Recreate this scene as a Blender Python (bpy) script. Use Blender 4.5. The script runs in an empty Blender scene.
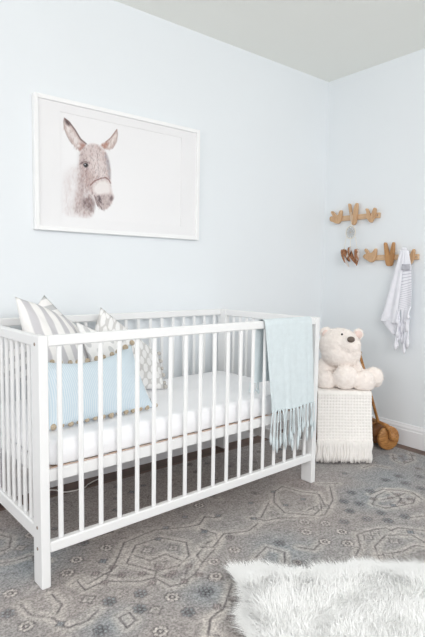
import bpy, math, random
import numpy as np
from mathutils import Vector, Matrix, noise
random.seed(7)
rng = np.random.default_rng(7)
C = bpy.context.scene.collection
PI = math.pi

# ---------------------------------------------------------------- helpers
def link(name, me, mat=None, parent=None, smooth=True):
    o = bpy.data.objects.new(name, me)
    C.objects.link(o)
    if mat is not None:
        for m in (mat if isinstance(mat, list) else [mat]):
            me.materials.append(m)
    if smooth:
        me.polygons.foreach_set('use_smooth', [True] * len(me.polygons))
    if parent is not None:
        o.parent = parent
    return o

def empty(name, loc=(0, 0, 0), rz=0.0):
    o = bpy.data.objects.new(name, None)
    C.objects.link(o)
    o.location = loc
    o.rotation_euler = (0, 0, rz)
    o.empty_display_size = .1
    return o

def tag(o, label=None, cat=None, group=None, kind=None):
    if label: o['label'] = label
    if cat: o['category'] = cat
    if group: o['group'] = group
    if kind: o['kind'] = kind
    return o

class MB:
    def __init__(self):
        self.v = []; self.f = []; self.mi = []
    def add(self, vs, fs, mi=0):
        n = len(self.v)
        self.v += [tuple(p) for p in vs]
        self.f += [tuple(i + n for i in f) for f in fs]
        self.mi += [mi] * len(fs)
    def box(self, x0, x1, y0, y1, z0, z1, b=0.0, mi=0):
        if b <= 0:
            vs = [(x, y, z) for z in (z0, z1) for x, y in ((x0, y0), (x1, y0), (x1, y1), (x0, y1))]
            self.add(vs, [(3, 2, 1, 0), (4, 5, 6, 7), (0, 1, 5, 4), (1, 2, 6, 5), (2, 3, 7, 6), (3, 0, 4, 7)], mi)
            return
        # chamfered box
        X = (x0, x1); Y = (y0, y1); Z = (z0, z1); vs = []; idx = {}
        for i in (0, 1):
            for j in (0, 1):
                for k in (0, 1):
                    sx, sy, sz = (1 - 2 * i) * b, (1 - 2 * j) * b, (1 - 2 * k) * b
                    idx[i, j, k] = len(vs)
                    vs += [(X[i], Y[j] + sy, Z[k] + sz), (X[i] + sx, Y[j], Z[k] + sz), (X[i] + sx, Y[j] + sy, Z[k])]
        fs = []
        I = idx
        for i in (0, 1):
            q = [I[i, 0, 0], I[i, 1, 0], I[i, 1, 1], I[i, 0, 1]]
            fs.append(tuple(q[::-1] if i == 0 else q))
            q = [I[0, i, 0] + 1, I[1, i, 0] + 1, I[1, i, 1] + 1, I[0, i, 1] + 1]
            fs.append(tuple(q if i == 0 else q[::-1]))
            q = [I[0, 0, i] + 2, I[1, 0, i] + 2, I[1, 1, i] + 2, I[0, 1, i] + 2]
            fs.append(tuple(q[::-1] if i == 0 else q))
        for i in (0, 1):
            for j in (0, 1):
                fs.append((I[i, j, 0], I[i, j, 1], I[i, j, 1] + 1, I[i, j, 0] + 1))
                fs.append((I[i, 0, j], I[i, 1, j], I[i, 1, j] + 2, I[i, 0, j] + 2))
                fs.append((I[0, i, j] + 1, I[1, i, j] + 1, I[1, i, j] + 2, I[0, i, j] + 2))
                for k in (0, 1):
                    pass
        for k in idx.values():
            fs.append((k, k + 1, k + 2))
        self.add(vs, fs, mi)
    def tube(self, pts, r, n=8, cap=True, mi=0):
        pts = [Vector(p) for p in pts]
        R = r if isinstance(r, (list, tuple)) else [r] * len(pts)
        vs = []; up = None
        for i, p in enumerate(pts):
            a = pts[max(i - 1, 0)]; b = pts[min(i + 1, len(pts) - 1)]
            t = (b - a).normalized()
            if up is None:
                up = t.orthogonal().normalized()
            else:
                up = (up - t * up.dot(t))
                up = up.normalized() if up.length > 1e-6 else t.orthogonal().normalized()
            s = t.cross(up)
            for k in range(n):
                an = 2 * PI * k / n
                vs.append(p + (up * math.cos(an) + s * math.sin(an)) * R[i])
        fs = []
        for i in range(len(pts) - 1):
            for k in range(n):
                k2 = (k + 1) % n
                fs.append((i * n + k, i * n + k2, (i + 1) * n + k2, (i + 1) * n + k))
        if cap:
            fs.append(tuple(range(n))[::-1]); fs.append(tuple((len(pts) - 1) * n + k for k in range(n)))
        self.add(vs, fs, mi)
    def lathe(self, prof, origin, axis, n=32, mi=0):
        """prof: list of (distance along axis, radius)"""
        ax = Vector(axis).normalized(); u = ax.orthogonal().normalized(); w = ax.cross(u); o = Vector(origin)
        vs = []
        for d, r in prof:
            for k in range(n):
                an = 2 * PI * k / n
                vs.append(o + ax * d + (u * math.cos(an) + w * math.sin(an)) * r)
        fs = []
        for i in range(len(prof) - 1):
            for k in range(n):
                k2 = (k + 1) % n
                fs.append((i * n + k, i * n + k2, (i + 1) * n + k2, (i + 1) * n + k))
        fs.append(tuple(range(n))[::-1]); fs.append(tuple((len(prof) - 1) * n + k for k in range(n)))
        self.add(vs, fs, mi)
    def ball(self, c, r, nu=16, nv=10, M=None, mi=0):
        rx, ry, rz = r if isinstance(r, (tuple, list)) else (r, r, r)
        vs = []
        def put(x, y, z):
            p = Vector((x * rx, y * ry, z * rz))
            if M is not None: p = M @ p
            vs.append(Vector(c) + p)
        put(0, 0, 1)
        for i in range(1, nv):
            th = PI * i / nv
            for k in range(nu):
                ph = 2 * PI * k / nu
                put(math.sin(th) * math.cos(ph), math.sin(th) * math.sin(ph), math.cos(th))
        put(0, 0, -1)
        fs = []
        for k in range(nu):
            fs.append((0, 1 + k, 1 + (k + 1) % nu))
            b = 1 + (nv - 2) * nu
            fs.append((len(vs) - 1, b + (k + 1) % nu, b + k))
        for i in range(nv - 2):
            for k in range(nu):
                a = 1 + i * nu; k2 = (k + 1) % nu
                fs.append((a + k, a + nu + k, a + nu + k2, a + k2))
        self.add(vs, fs, mi)
    def build(self, name, mat, parent=None, smooth=False):
        me = bpy.data.meshes.new(name)
        me.from_pydata(self.v, [], self.f)
        ml = mat if isinstance(mat, list) else [mat]
        o = link(name, me, ml, parent, smooth)
        if len(ml) > 1:
            me.polygons.foreach_set('material_index', self.mi)
        me.update()
        import bmesh
        bm = bmesh.new(); bm.from_mesh(me); bmesh.ops.recalc_face_normals(bm, faces=bm.faces); bm.to_mesh(me); bm.free()
        return o

def grid_mesh(name, P, mat, parent=None, smooth=True, uv=True, close=None, thick=0.0):
    """P: (nv, nu, 3) array of points. thick>0 gives a cloth real thickness."""
    nv, nu = P.shape[:2]
    me = bpy.data.meshes.new(name)
    V = P.reshape(-1, 3)
    j, i = np.meshgrid(np.arange(nv - 1), np.arange(nu - 1), indexing='ij')
    a = (j * nu + i).ravel()
    F = np.stack([a, a + 1, a + nu + 1, a + nu], 1)
    UVv = np.stack(np.meshgrid(np.linspace(0, 1, nu), np.linspace(0, 1, nv)), -1).reshape(-1, 2)
    if thick > 0:
        du = np.gradient(P, axis=1); dv = np.gradient(P, axis=0)
        N = np.cross(du, dv); N /= (np.linalg.norm(N, axis=2, keepdims=True) + 1e-12)
        V2 = (P - N * thick).reshape(-1, 3); n = len(V)
        F2 = F[:, ::-1] + n
        rim = [k for k in range(nu)] + [k * nu + nu - 1 for k in range(1, nv)] + [(nv - 1) * nu + k for k in range(nu - 2, -1, -1)] + [k * nu for k in range(nv - 2, 0, -1)]
        rim = np.array(rim); r2 = np.roll(rim, -1)
        FR = np.stack([r2, rim, rim + n, r2 + n], 1)
        V = np.concatenate([V, V2]); F = np.concatenate([F, F2, FR]); UVv = np.concatenate([UVv, UVv])
    me.vertices.add(len(V)); me.vertices.foreach_set('co', V.astype(np.float32).ravel())
    me.loops.add(F.size); me.loops.foreach_set('vertex_index', F.ravel().astype(np.int32))
    me.polygons.add(len(F)); me.polygons.foreach_set('loop_start', np.arange(0, F.size, 4, dtype=np.int32))
    me.polygons.foreach_set('loop_total', np.full(len(F), 4, dtype=np.int32))
    me.update(calc_edges=True)
    if uv:
        l = me.uv_layers.new(name='UVMap')
        l.data.foreach_set('uv', UVv[F.ravel()].astype(np.float32).ravel())
    me.validate()
    return link(name, me, mat, parent, smooth)

def set_colors(o, RGB):
    """RGB linear per vertex"""
    at = o.data.color_attributes.new('Print', 'FLOAT_COLOR', 'POINT')
    A = np.ones((len(RGB), 4), dtype=np.float32); A[:, :3] = RGB
    at.data.foreach_set('color', A.ravel())

def lin(c):
    c = np.asarray(c, float) / 255.0
    return np.where(c <= .04045, c / 12.92, ((c + .055) / 1.055) ** 2.4)

# ---------------------------------------------------------------- materials
def mat_new(name):
    m = bpy.data.materials.new(name); m.use_nodes = True
    nt = m.node_tree; b = nt.nodes['Principled BSDF']
    return m, nt, b
def N(nt, t, **kw):
    n = nt.nodes.new(t)
    for k, v in kw.items():
        if k in n.inputs: n.inputs[k].default_value = v
        else: setattr(n, k, v)
    return n
def plain(name, rgb, rough=.6, var=.04, scale=20, bump=0.0, bscale=200, spec=.3, sheen=0.0, coords='Object'):
    m, nt, b = mat_new(name)
    L = nt.links.new
    tc = N(nt, 'ShaderNodeTexCoord')
    nz = N(nt, 'ShaderNodeTexNoise', Scale=scale, Detail=3.0)
    L(tc.outputs[coords], nz.inputs['Vector'])
    c = lin(rgb)
    r = N(nt, 'ShaderNodeValToRGB')
    r.color_ramp.elements[0].position = .3; r.color_ramp.elements[1].position = .7
    r.color_ramp.elements[0].color = (*(c * (1 - var)), 1)
    r.color_ramp.elements[1].color = (*np.minimum(c * (1 + var), 1), 1)
    L(nz.outputs['Fac'], r.inputs['Fac']); L(r.outputs['Color'], b.inputs['Base Color'])
    b.inputs['Roughness'].default_value = rough
    b.inputs['Specular IOR Level'].default_value = spec
    if sheen: b.inputs['Sheen Weight'].default_value = sheen
    if bump:
        n2 = N(nt, 'ShaderNodeTexNoise', Scale=bscale, Detail=2.0)
        L(tc.outputs[coords], n2.inputs['Vector'])
        bp = N(nt, 'ShaderNodeBump', Strength=bump, Distance=.002)
        L(n2.outputs['Fac'], bp.inputs['Height']); L(bp.outputs['Normal'], b.inputs['Normal'])
    return m
def wood(name, rgb1, rgb2, scale=(3, 60, 60), rough=.45, coords='Object'):
    m, nt, b = mat_new(name); L = nt.links.new
    tc = N(nt, 'ShaderNodeTexCoord'); mp = N(nt, 'ShaderNodeMapping'); mp.inputs['Scale'].default_value = scale
    nz = N(nt, 'ShaderNodeTexNoise', Scale=1.0, Detail=5.0, Distortion=.6)
    L(tc.outputs[coords], mp.inputs['Vector']); L(mp.outputs['Vector'], nz.inputs['Vector'])
    r = N(nt, 'ShaderNodeValToRGB')
    r.color_ramp.elements[0].position = .3; r.color_ramp.elements[1].position = .7
    r.color_ramp.elements[0].color = (*lin(rgb1), 1); r.color_ramp.elements[1].color = (*lin(rgb2), 1)
    L(nz.outputs['Fac'], r.inputs['Fac']); L(r.outputs['Color'], b.inputs['Base Color'])
    b.inputs['Roughness'].default_value = rough
    return m
def attr_mat(name, rough=.9, bump=0, bscale=(600, 600, 600), grain=0.0):
    m, nt, b = mat_new(name); L = nt.links.new
    a = N(nt, 'ShaderNodeAttribute', attribute_name='Print')
    L(a.outputs['Color'], b.inputs['Base Color'])
    if grain:
        tg = N(nt, 'ShaderNodeTexCoord'); ng = N(nt, 'ShaderNodeTexNoise', Scale=130.0, Detail=4.0, Roughness=.7); L(tg.outputs['Object'], ng.inputs['Vector'])
        mr = N(nt, 'ShaderNodeMapRange'); mr.inputs[1].default_value = .3; mr.inputs[2].default_value = .7; mr.inputs[3].default_value = 1 - grain; mr.inputs[4].default_value = 1 + grain
        L(ng.outputs['Fac'], mr.inputs[0])
        mg = N(nt, 'ShaderNodeVectorMath', operation='SCALE'); L(a.outputs['Color'], mg.inputs[0]); L(mr.outputs[0], mg.inputs['Scale']); L(mg.outputs[0], b.inputs['Base Color'])
    b.inputs['Roughness'].default_value = rough; b.inputs['Specular IOR Level'].default_value = .15
    if bump:
        tc = N(nt, 'ShaderNodeTexCoord'); mp = N(nt, 'ShaderNodeMapping'); mp.inputs['Scale'].default_value = bscale
        n2 = N(nt, 'ShaderNodeTexNoise', Scale=1.0, Detail=2.0)
        L(tc.outputs['Object'], mp.inputs['Vector']); L(mp.outputs['Vector'], n2.inputs['Vector'])
        bp = N(nt, 'ShaderNodeBump', Strength=bump, Distance=.004)
        L(n2.outputs['Fac'], bp.inputs['Height']); L(bp.outputs['Normal'], b.inputs['Normal'])
    return m
def stripes(name, c1, c2, freq, angle=0.0, duty=.5, rough=.85, soft=.04, noise_amt=.0):
    """stripes in UV space"""
    m, nt, b = mat_new(name); L = nt.links.new
    tc = N(nt, 'ShaderNodeTexCoord'); mp = N(nt, 'ShaderNodeMapping'); mp.inputs['Rotation'].default_value = (0, 0, angle)
    L(tc.outputs['UV'], mp.inputs['Vector'])
    sp = N(nt, 'ShaderNodeSeparateXYZ'); L(mp.outputs['Vector'], sp.inputs[0])
    mu = N(nt, 'ShaderNodeMath', operation='MULTIPLY'); mu.inputs[1].default_value = freq; L(sp.outputs['X'], mu.inputs[0])
    fr = N(nt, 'ShaderNodeMath', operation='FRACT'); L(mu.outputs[0], fr.inputs[0])
    src = fr.outputs[0]
    if noise_amt:
        nz = N(nt, 'ShaderNodeTexNoise', Scale=60.0, Detail=2.0); L(tc.outputs['UV'], nz.inputs['Vector'])
        ma = N(nt, 'ShaderNodeMath', operation='MULTIPLY_ADD'); L(nz.outputs['Fac'], ma.inputs[0]); ma.inputs[1].default_value = noise_amt; L(src, ma.inputs[2]); src = ma.outputs[0]
    r = N(nt, 'ShaderNodeValToRGB'); e = r.color_ramp.elements
    e[0].position = 0; e[0].color = (*lin(c1), 1)
    e[1].position = 1; e[1].color = (*lin(c1), 1)
    for p, c in ((.5 - duty / 2 - soft, c1), (.5 - duty / 2 + soft, c2), (.5 + duty / 2 - soft, c2), (.5 + duty / 2 + soft, c1)):
        x = e.new(p); x.color = (*lin(c), 1)
    L(src, r.inputs['Fac']); L(r.outputs['Color'], b.inputs['Base Color'])
    b.inputs['Roughness'].default_value = rough; b.inputs['Specular IOR Level'].default_value = .15
    return m

M = {}
M['wall'] = plain('mint_wall_paint', (235, 239, 242), .85, .006, 2, .03, 90, .2)
M['wallr'] = M['wall']
M['ceil'] = plain('ceiling_paint', (246, 247, 242), .9, .006, 2, .02, 90, .1)
M['trim'] = plain('trim_paint', (238, 238, 240), .45, .01, 4)
M['crib'] = plain('white_lacquer', (240, 240, 240), .35, .01, 6, .05, 60, .4)
M['sheet'] = plain('white_cotton', (248, 248, 250), .9, .01, 9, .25, 60, .1)
M['floor'] = None
M['white_fur'] = plain('white_fur', (252, 252, 251), .95, .01, 25, 0, 1, .05, .3)
M['tan'] = plain('tan_pompom_yarn', (196, 180, 158), .95, .2, 150, .6, 900, .05)
M['aqua'] = plain('pale_aqua_cotton', (218, 228, 231), .95, .03, 40, .4, 700, .05, .2)
M['cream'] = plain('cream_knit', (246, 242, 238), .95, .03, 60, .4, 500, .05)
M['bear'] = plain('cream_plush', (252, 243, 237), .95, .04, 45, .9, 160, .05, .4)
M['bear_ear'] = plain('pink_plush', (240, 218, 210), .95, .05, 45, .9, 160, .05)
M['nose'] = plain('brown_nose_thread', (112, 100, 92), .7, .1, 200, .4, 900)
M['eye'] = plain('black_eye', (50, 45, 45), .2, .02, 10)
M['beech'] = wood('pale_beech', (200, 165, 130), (218, 188, 155), (30, 8, 120))
M['oak'] = wood('honey_oak', (165, 118, 72), (196, 148, 98), (40, 40, 8))
M['toy'] = wood('honey_toy_wood', (146, 92, 44), (202, 148, 86), (30, 30, 90))
M['toyd'] = wood('darker_toy_wood', (120, 74, 36), (150, 98, 52), (30, 30, 30))
M['stool'] = wood('brown_stool_wood', (110, 74, 48), (140, 98, 66), (20, 20, 40))
M['frame'] = plain('white_frame', (246, 246, 246), .4, .01, 6)
M['mat_board'] = plain('mat_board', (242, 241, 242), .9, .005, 6)
M['towel'] = plain('white_towel_cotton', (238, 238, 244), .95, .02, 40, .4, 500, .05)
M['cable'] = plain('white_cable', (225, 222, 218), .4, .02, 10)
M['cord'] = plain('cream_cord', (235, 228, 215), .8, .03, 60)
M['web'] = plain('grey_web_thread', (150, 148, 145), .8, .1, 60)
M['screw'] = plain('screw_cap', (150, 135, 125), .5, .05, 60)
M['feather_b'] = plain('brown_feather', (158, 112, 82), .8, .45, 90)
M['feather_d'] = plain('dark_brown_feather', (92, 60, 46), .8, .4, 90)
M['feather_w'] = plain('pale_feather', (205, 196, 190), .8, .15, 90)
M['slat'] = plain('birch_slat', (214, 190, 170), .6, .06, 20)

def floor_mat():
    m, nt, b = mat_new('dark_oak_boards'); L = nt.links.new
    tc = N(nt, 'ShaderNodeTexCoord')
    br = N(nt, 'ShaderNodeTexBrick', Scale=1.0); br.inputs['Brick Width'].default_value = 1.2; br.inputs['Row Height'].default_value = .09
    br.inputs['Mortar Size'].default_value = .002
    br.inputs['Color1'].default_value = (*lin((84, 54, 38)), 1); br.inputs['Color2'].default_value = (*lin((106, 72, 52)), 1); br.inputs['Mortar'].default_value = (*lin((40, 28, 22)), 1)
    L(tc.outputs['Object'], br.inputs['Vector'])
    mp = N(nt, 'ShaderNodeMapping'); mp.inputs['Scale'].default_value = (4, 60, 1); L(tc.outputs['Object'], mp.inputs['Vector'])
    nz = N(nt, 'ShaderNodeTexNoise', Scale=1.0, Detail=5.0); L(mp.outputs['Vector'], nz.inputs['Vector'])
    mx = N(nt, 'ShaderNodeMixRGB', blend_type='OVERLAY'); mx.inputs[0].default_value = .5
    L(br.outputs['Color'], mx.inputs[1]); L(nz.outputs['Color'], mx.inputs[2])
    hs = N(nt, 'ShaderNodeHueSaturation', Saturation=.8); L(mx.outputs[0], hs.inputs['Color'])
    L(hs.outputs[0], b.inputs['Base Color']); b.inputs['Roughness'].default_value = .4
    return m
M['floor'] = floor_mat()

# ---------------------------------------------------------------- camera
R_ = Vector((0.7818221544464783, -0.6233394499131297, 0.014214394066016095))
U_ = Vector((0.042002497764935996, 0.07540006362612078, 0.9962683476788187))
F_ = Vector((0.6220851300249618, 0.7783076259340993, -0.08513125404134796))
CAM = Vector((-2.8345, -2.3271, 1.0177))
cd = bpy.data.cameras.new('camera'); cam = bpy.data.objects.new('camera', cd); C.objects.link(cam)
mw = Matrix((R_, U_, -F_)).transposed().to_4x4(); mw.translation = CAM
cam.matrix_world = mw
cd.sensor_fit = 'VERTICAL'; cd.sensor_height = 36; cd.lens = 29.064
bpy.context.scene.camera = cam

# ---------------------------------------------------------------- room
HC = 2.32
def slab(name, *a, mat=None, b=0):
    m = MB(); m.box(*a, b=b); o = m.build(name, mat); tag(o, kind='structure'); return o
slab('floor', -5.0, .1, -5.0, .1, -.1, 0, mat=M['floor'])
slab('wall_back', -5.0, .1, 0, .1, 0, HC, mat=M['wall'])
slab('wall_right', 0, .1, -5.0, 0, 0, HC, mat=M['wallr'])
slab('ceiling', -5.0, .1, -5.0, .1, HC, HC + .1, mat=M['ceil'])
def baseboard(name, along):
    prof = [(0, .001), (.014, .001), (.014, .095), (.011, .10), (.011, .111), (.006, .122), (.004, .131), (0, .133)]
    m = MB(); n = len(prof); vs = []
    for e in (-5.0, 0.0):
        for d, z in prof:
            vs.append((-d, e, z) if along == 'y' else (e, -d, z))
    fs = [(i, (i + 1) % n, n + (i + 1) % n, n + i) for i in range(n)] + [tuple(range(n)), tuple(range(n, 2 * n))[::-1]]
    m.add(vs, fs); o = m.build(name, M['trim']); tag(o, kind='structure')
baseboard('baseboard_right', 'y'); baseboard('baseboard_back', 'x')

# ---------------------------------------------------------------- printed data (metres, on the floor / on the wall)
RO=[[-2.117,-0.681],[-1.998,-0.672],[-1.74,-0.984],[-1.797,-1.061],[-2.174,-0.737],[-2.361,-0.736],[-2.374,-0.918],[-2.081,-1.169],[-1.967,-1.06],[-2.184,-0.414],[-1.513,-0.6],[-1.497,-0.528],[-1.258,-0.979],[-1.198,-1.04],[-1.316,-1.041],[-1.2,-1.123],[-1.316,-1.133],[-1.256,-1.193],[-1.788,-1.056],[-1.629,-0.968]]
BR=[[-2.213,-1.063],[-1.87,-1.107],[-2.132,-0.96],[-2.077,-1.048],[-2.036,-0.984],[-1.971,-1.149],[-2.398,-0.829],[-2.219,-0.592],[-2.051,-0.587],[-1.126,-1.078],[-0.966,-0.957],[-1.025,-1.032],[-0.93,-1.01],[-1.028,-1.12],[-0.934,-1.124],[-0.97,-1.18],[-0.88,-1.205],[-0.497,-0.939],[-0.554,-1.011],[-0.599,-0.929],[-0.418,-1.007],[-0.55,-1.089],[-0.774,-0.963],[-0.861,-0.919],[-1.863,-1.1],[-1.464,-1.036]]
DM=[[-1.898,-0.884],[-1.886,-0.779],[-1.801,-0.822],[-2.042,-1.08],[-2.181,-0.912],[-2.247,-0.484],[-1.153,-1.213],[-1.108,-1.212],[-1.098,-1.29],[-1.209,-1.336],[-1.115,-0.929],[-1.076,-0.938]]
PL=[[[-1.988,-0.808],[-1.902,-0.722],[-1.798,-0.73],[-1.741,-0.82],[-1.786,-0.899],[-1.853,-0.93],[-1.934,-0.908],[-1.988,-0.808]],[[-2.187,-0.807],[-2.152,-0.791],[-2.147,-0.838],[-2.083,-0.821],[-2.053,-0.818],[-2.009,-0.772],[-1.927,-0.68],[-1.782,-0.667],[-1.672,-0.724],[-1.617,-0.738],[-1.56,-0.698],[-1.522,-0.737]],[[-2.168,-0.804],[-2.168,-0.863],[-2.1,-0.855],[-2.006,-0.927],[-1.955,-0.941],[-1.941,-1.012],[-1.906,-1.021],[-1.841,-1.005],[-1.776,-0.969],[-1.763,-0.916],[-1.679,-0.868],[-1.615,-0.867]],[[-1.941,-0.781],[-1.914,-0.843],[-1.847,-0.84],[-1.827,-0.909]],[[-2.279,-0.343],[-2.25,-0.389],[-2.28,-0.459],[-2.315,-0.468]],[[-2.337,-0.543],[-2.289,-0.559],[-2.235,-0.559],[-2.196,-0.63]],[[-1.902,-1.217],[-1.941,-1.216],[-1.978,-1.256],[-1.96,-1.286]],[[-2.26,-0.819],[-2.255,-0.888],[-2.296,-0.931],[-2.346,-0.878],[-2.354,-0.812]],[[-2.146,-1.045],[-2.11,-1.043],[-2.113,-1.085],[-2.149,-1.098],[-2.146,-1.045]],[[-2.003,-0.575],[-1.929,-0.581],[-1.857,-0.531],[-1.758,-0.549]],[[-1.681,-0.548],[-1.595,-0.52],[-1.516,-0.547],[-1.437,-0.539],[-1.398,-0.602]],[[-2.302,-0.926],[-2.284,-0.996],[-2.223,-1.001],[-2.178,-0.977]],[[-1.055,-0.774],[-0.989,-0.824],[-1.075,-0.913],[-1.166,-0.916]],[[-0.876,-0.803],[-0.995,-0.917],[-1.138,-0.988],[-1.173,-0.978],[-1.243,-0.942]],[[-0.909,-0.757],[-0.827,-0.817]],[[-0.926,-1.32],[-0.995,-1.239],[-1.035,-1.238],[-1.033,-1.21],[-1.106,-1.184],[-1.17,-1.174],[-1.239,-1.237],[-1.303,-1.264]],[[-1.013,-1.368],[-1.001,-1.307],[-1.085,-1.244],[-1.191,-1.268],[-1.253,-1.326]],[[-1.239,-1.313],[-1.138,-1.352],[-1.064,-1.356],[-1.047,-1.382]],[[-0.864,-1.227],[-0.806,-1.254]],[[-0.691,-1.004],[-0.722,-1.063],[-0.729,-1.097],[-0.8,-1.118]],[[-0.819,-1.049],[-0.736,-1.071],[-0.653,-1.074],[-0.64,-1.103]],[[-0.237,-0.742],[-0.315,-0.8],[-0.328,-0.861],[-0.228,-0.864],[-0.131,-0.789]],[[-0.547,-0.763],[-0.472,-0.766],[-0.439,-0.843]],[[-0.89,-1.051],[-0.794,-1.009],[-0.691,-1.004],[-0.634,-1.047],[-0.644,-1.12],[-0.728,-1.154],[-0.819,-1.13],[-0.876,-1.108],[-0.89,-1.051]],[[-1.603,-1.054],[-1.522,-1.025],[-1.494,-1.092],[-1.545,-1.141]],[[-1.245,-0.76],[-1.378,-0.847],[-1.414,-0.82],[-1.377,-0.877],[-1.316,-0.894],[-1.2,-0.98]],[[-1.792,-0.973],[-1.652,-0.904],[-1.611,-0.836],[-1.635,-0.766]],[[-1.774,-1.122],[-1.872,-1.199],[-1.934,-1.212],[-1.985,-1.265]],[[-1.145,-0.694],[-1.071,-0.675],[-1.045,-0.769],[-0.998,-0.84],[-1.066,-0.927],[-1.182,-0.965],[-1.263,-0.874],[-1.226,-0.774],[-1.145,-0.694]],[[-1.719,-0.877],[-1.68,-0.906],[-1.586,-0.855],[-1.497,-0.896],[-1.419,-0.874]],[[-1.428,-1.097],[-1.394,-1.145],[-1.326,-1.126]],[[-0.809,-0.981],[-0.707,-0.984],[-0.622,-1.085],[-0.663,-1.161]]]
BL=[[-2.304,-0.607,0.14],[-2.191,-0.592,0.1],[-2.28,-0.413,0.1],[-1.872,-1.115,0.06],[-2.185,-1.057,0.08],[-1.496,-1.068,0.11],[-0.51,-0.939,0.2],[-0.83,-1.002,0.12],[-0.238,-0.771,0.15]]
CR=[[-1.945,-0.926],[-2.069,-0.831],[-1.859,-0.984],[-0.734,-1.093],[-0.254,-0.817],[-1.853,-1.213]]
DK={"body":[[-1.8544,1.4876],[-1.8223,1.509],[-1.7898,1.5093],[-1.795,1.4482],[-1.8048,1.3865],[-1.7864,1.345],[-1.7292,1.315],[-1.744,1.2783],[-1.8702,1.2727],[-1.8782,1.3702],[-1.8756,1.4383]],"neck":[[-1.7943,1.5344],[-1.8042,1.4643],[-1.8065,1.4036],[-1.819,1.3591],[-1.8241,1.3067],[-1.7869,1.2837],[-1.7439,1.2872],[-1.7243,1.3155],[-1.724,1.3687],[-1.7574,1.4179],[-1.7664,1.4865]],"head":[[-1.7655,1.6119],[-1.7892,1.5824],[-1.7961,1.5428],[-1.7899,1.492],[-1.7716,1.4337],[-1.7432,1.3975],[-1.724,1.3775],[-1.7095,1.3435],[-1.68,1.3211],[-1.6499,1.3328],[-1.6295,1.3601],[-1.6171,1.3904],[-1.6243,1.4059],[-1.6343,1.4409],[-1.6342,1.4859],[-1.6371,1.5304],[-1.6441,1.5651],[-1.659,1.6028],[-1.6885,1.6245],[-1.7273,1.6312]],"muzzle":[[-1.7188,1.4399],[-1.6843,1.4618],[-1.6494,1.4616],[-1.6344,1.4319],[-1.6375,1.4045],[-1.6747,1.4005],[-1.6975,1.3892],[-1.7141,1.3963],[-1.7267,1.417]],"nose":[[-1.721,1.3867],[-1.6975,1.3945],[-1.6597,1.3949],[-1.6243,1.4041],[-1.6171,1.3885],[-1.6315,1.3581],[-1.6519,1.3326],[-1.68,1.3229],[-1.7037,1.3396]],"nostril1":[[-1.7093,1.3835],[-1.6916,1.3916],[-1.6847,1.3726],[-1.6799,1.3507],[-1.6918,1.3541],[-1.7045,1.3662]],"nostril2":[[-1.6416,1.386],[-1.6253,1.3968],[-1.6213,1.3809],[-1.6335,1.3642]],"ear1":[[-1.8655,1.7167],[-1.8432,1.7043],[-1.8162,1.6757],[-1.7888,1.6381],[-1.7608,1.6213],[-1.7656,1.6033],[-1.7892,1.5824],[-1.8031,1.5887],[-1.8305,1.6098],[-1.8528,1.6397],[-1.8677,1.6747],[-1.8701,1.7034]],"ear1in":[[-1.8568,1.6934],[-1.8344,1.6766],[-1.8073,1.6434],[-1.7824,1.6178],[-1.7863,1.6],[-1.803,1.5999],[-1.8258,1.619],[-1.8482,1.6489],[-1.8588,1.6721]],"ear1tip":[[-1.8673,1.7164],[-1.8459,1.708],[-1.837,1.6929],[-1.8479,1.6867],[-1.8612,1.6967]],"ear1base":[[-1.8029,1.6186],[-1.7655,1.6206],[-1.7656,1.6033],[-1.7892,1.5824],[-1.7985,1.5895],[-1.789,1.6081]],"ear2":[[-1.6001,1.715],[-1.5961,1.6934],[-1.6033,1.6563],[-1.6237,1.6217],[-1.6489,1.6106],[-1.6738,1.6119],[-1.6905,1.6286],[-1.6588,1.647],[-1.6337,1.669],[-1.6134,1.6965]],"ear2in":[[-1.6063,1.696],[-1.6063,1.6692],[-1.6237,1.6351],[-1.6439,1.6203],[-1.6488,1.6398],[-1.6287,1.6654]],"ear2base":[[-1.6885,1.6307],[-1.6388,1.6504],[-1.6489,1.631],[-1.6669,1.613]],"eye":[[-1.7775,1.5282],[-1.7614,1.5349],[-1.749,1.5279],[-1.7549,1.5141],[-1.7663,1.5108],[-1.7757,1.5181]],"brow":[[-1.7943,1.5258],[-1.7802,1.5382],[-1.7566,1.5416],[-1.7423,1.5315],[-1.7519,1.5336],[-1.7708,1.5361],[-1.7897,1.5196]],"halter":[[-1.7401,1.433],[-1.7187,1.4558],[-1.6843,1.4724],[-1.6594,1.4782],[-1.6414,1.4671],[-1.6343,1.4544]],"headshade":[[-1.7892,1.5824],[-1.7961,1.5428],[-1.7899,1.492],[-1.7716,1.4337],[-1.7432,1.3975],[-1.7334,1.4206],[-1.7475,1.4715],[-1.7521,1.5058],[-1.7707,1.5465],[-1.7704,1.5896]],"cheek":[[-1.7758,1.5025],[-1.7521,1.5058],[-1.7234,1.4746],[-1.7333,1.4382],[-1.7431,1.4063],[-1.7668,1.4342]],"rim":[[-1.659,1.5984],[-1.6411,1.5655],[-1.6351,1.5306],[-1.6332,1.4815],[-1.6414,1.4671],[-1.6513,1.5106],[-1.6591,1.554],[-1.6689,1.588]],"blaze":[[-1.7324,1.5782],[-1.6937,1.5754],[-1.6692,1.5259],[-1.6644,1.4732],[-1.704,1.4638],[-1.7232,1.5097]],"chin":[[-1.7816,1.3629],[-1.7481,1.3794],[-1.7212,1.3601],[-1.7243,1.3199],[-1.7534,1.3129],[-1.7771,1.3284]]}
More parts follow.
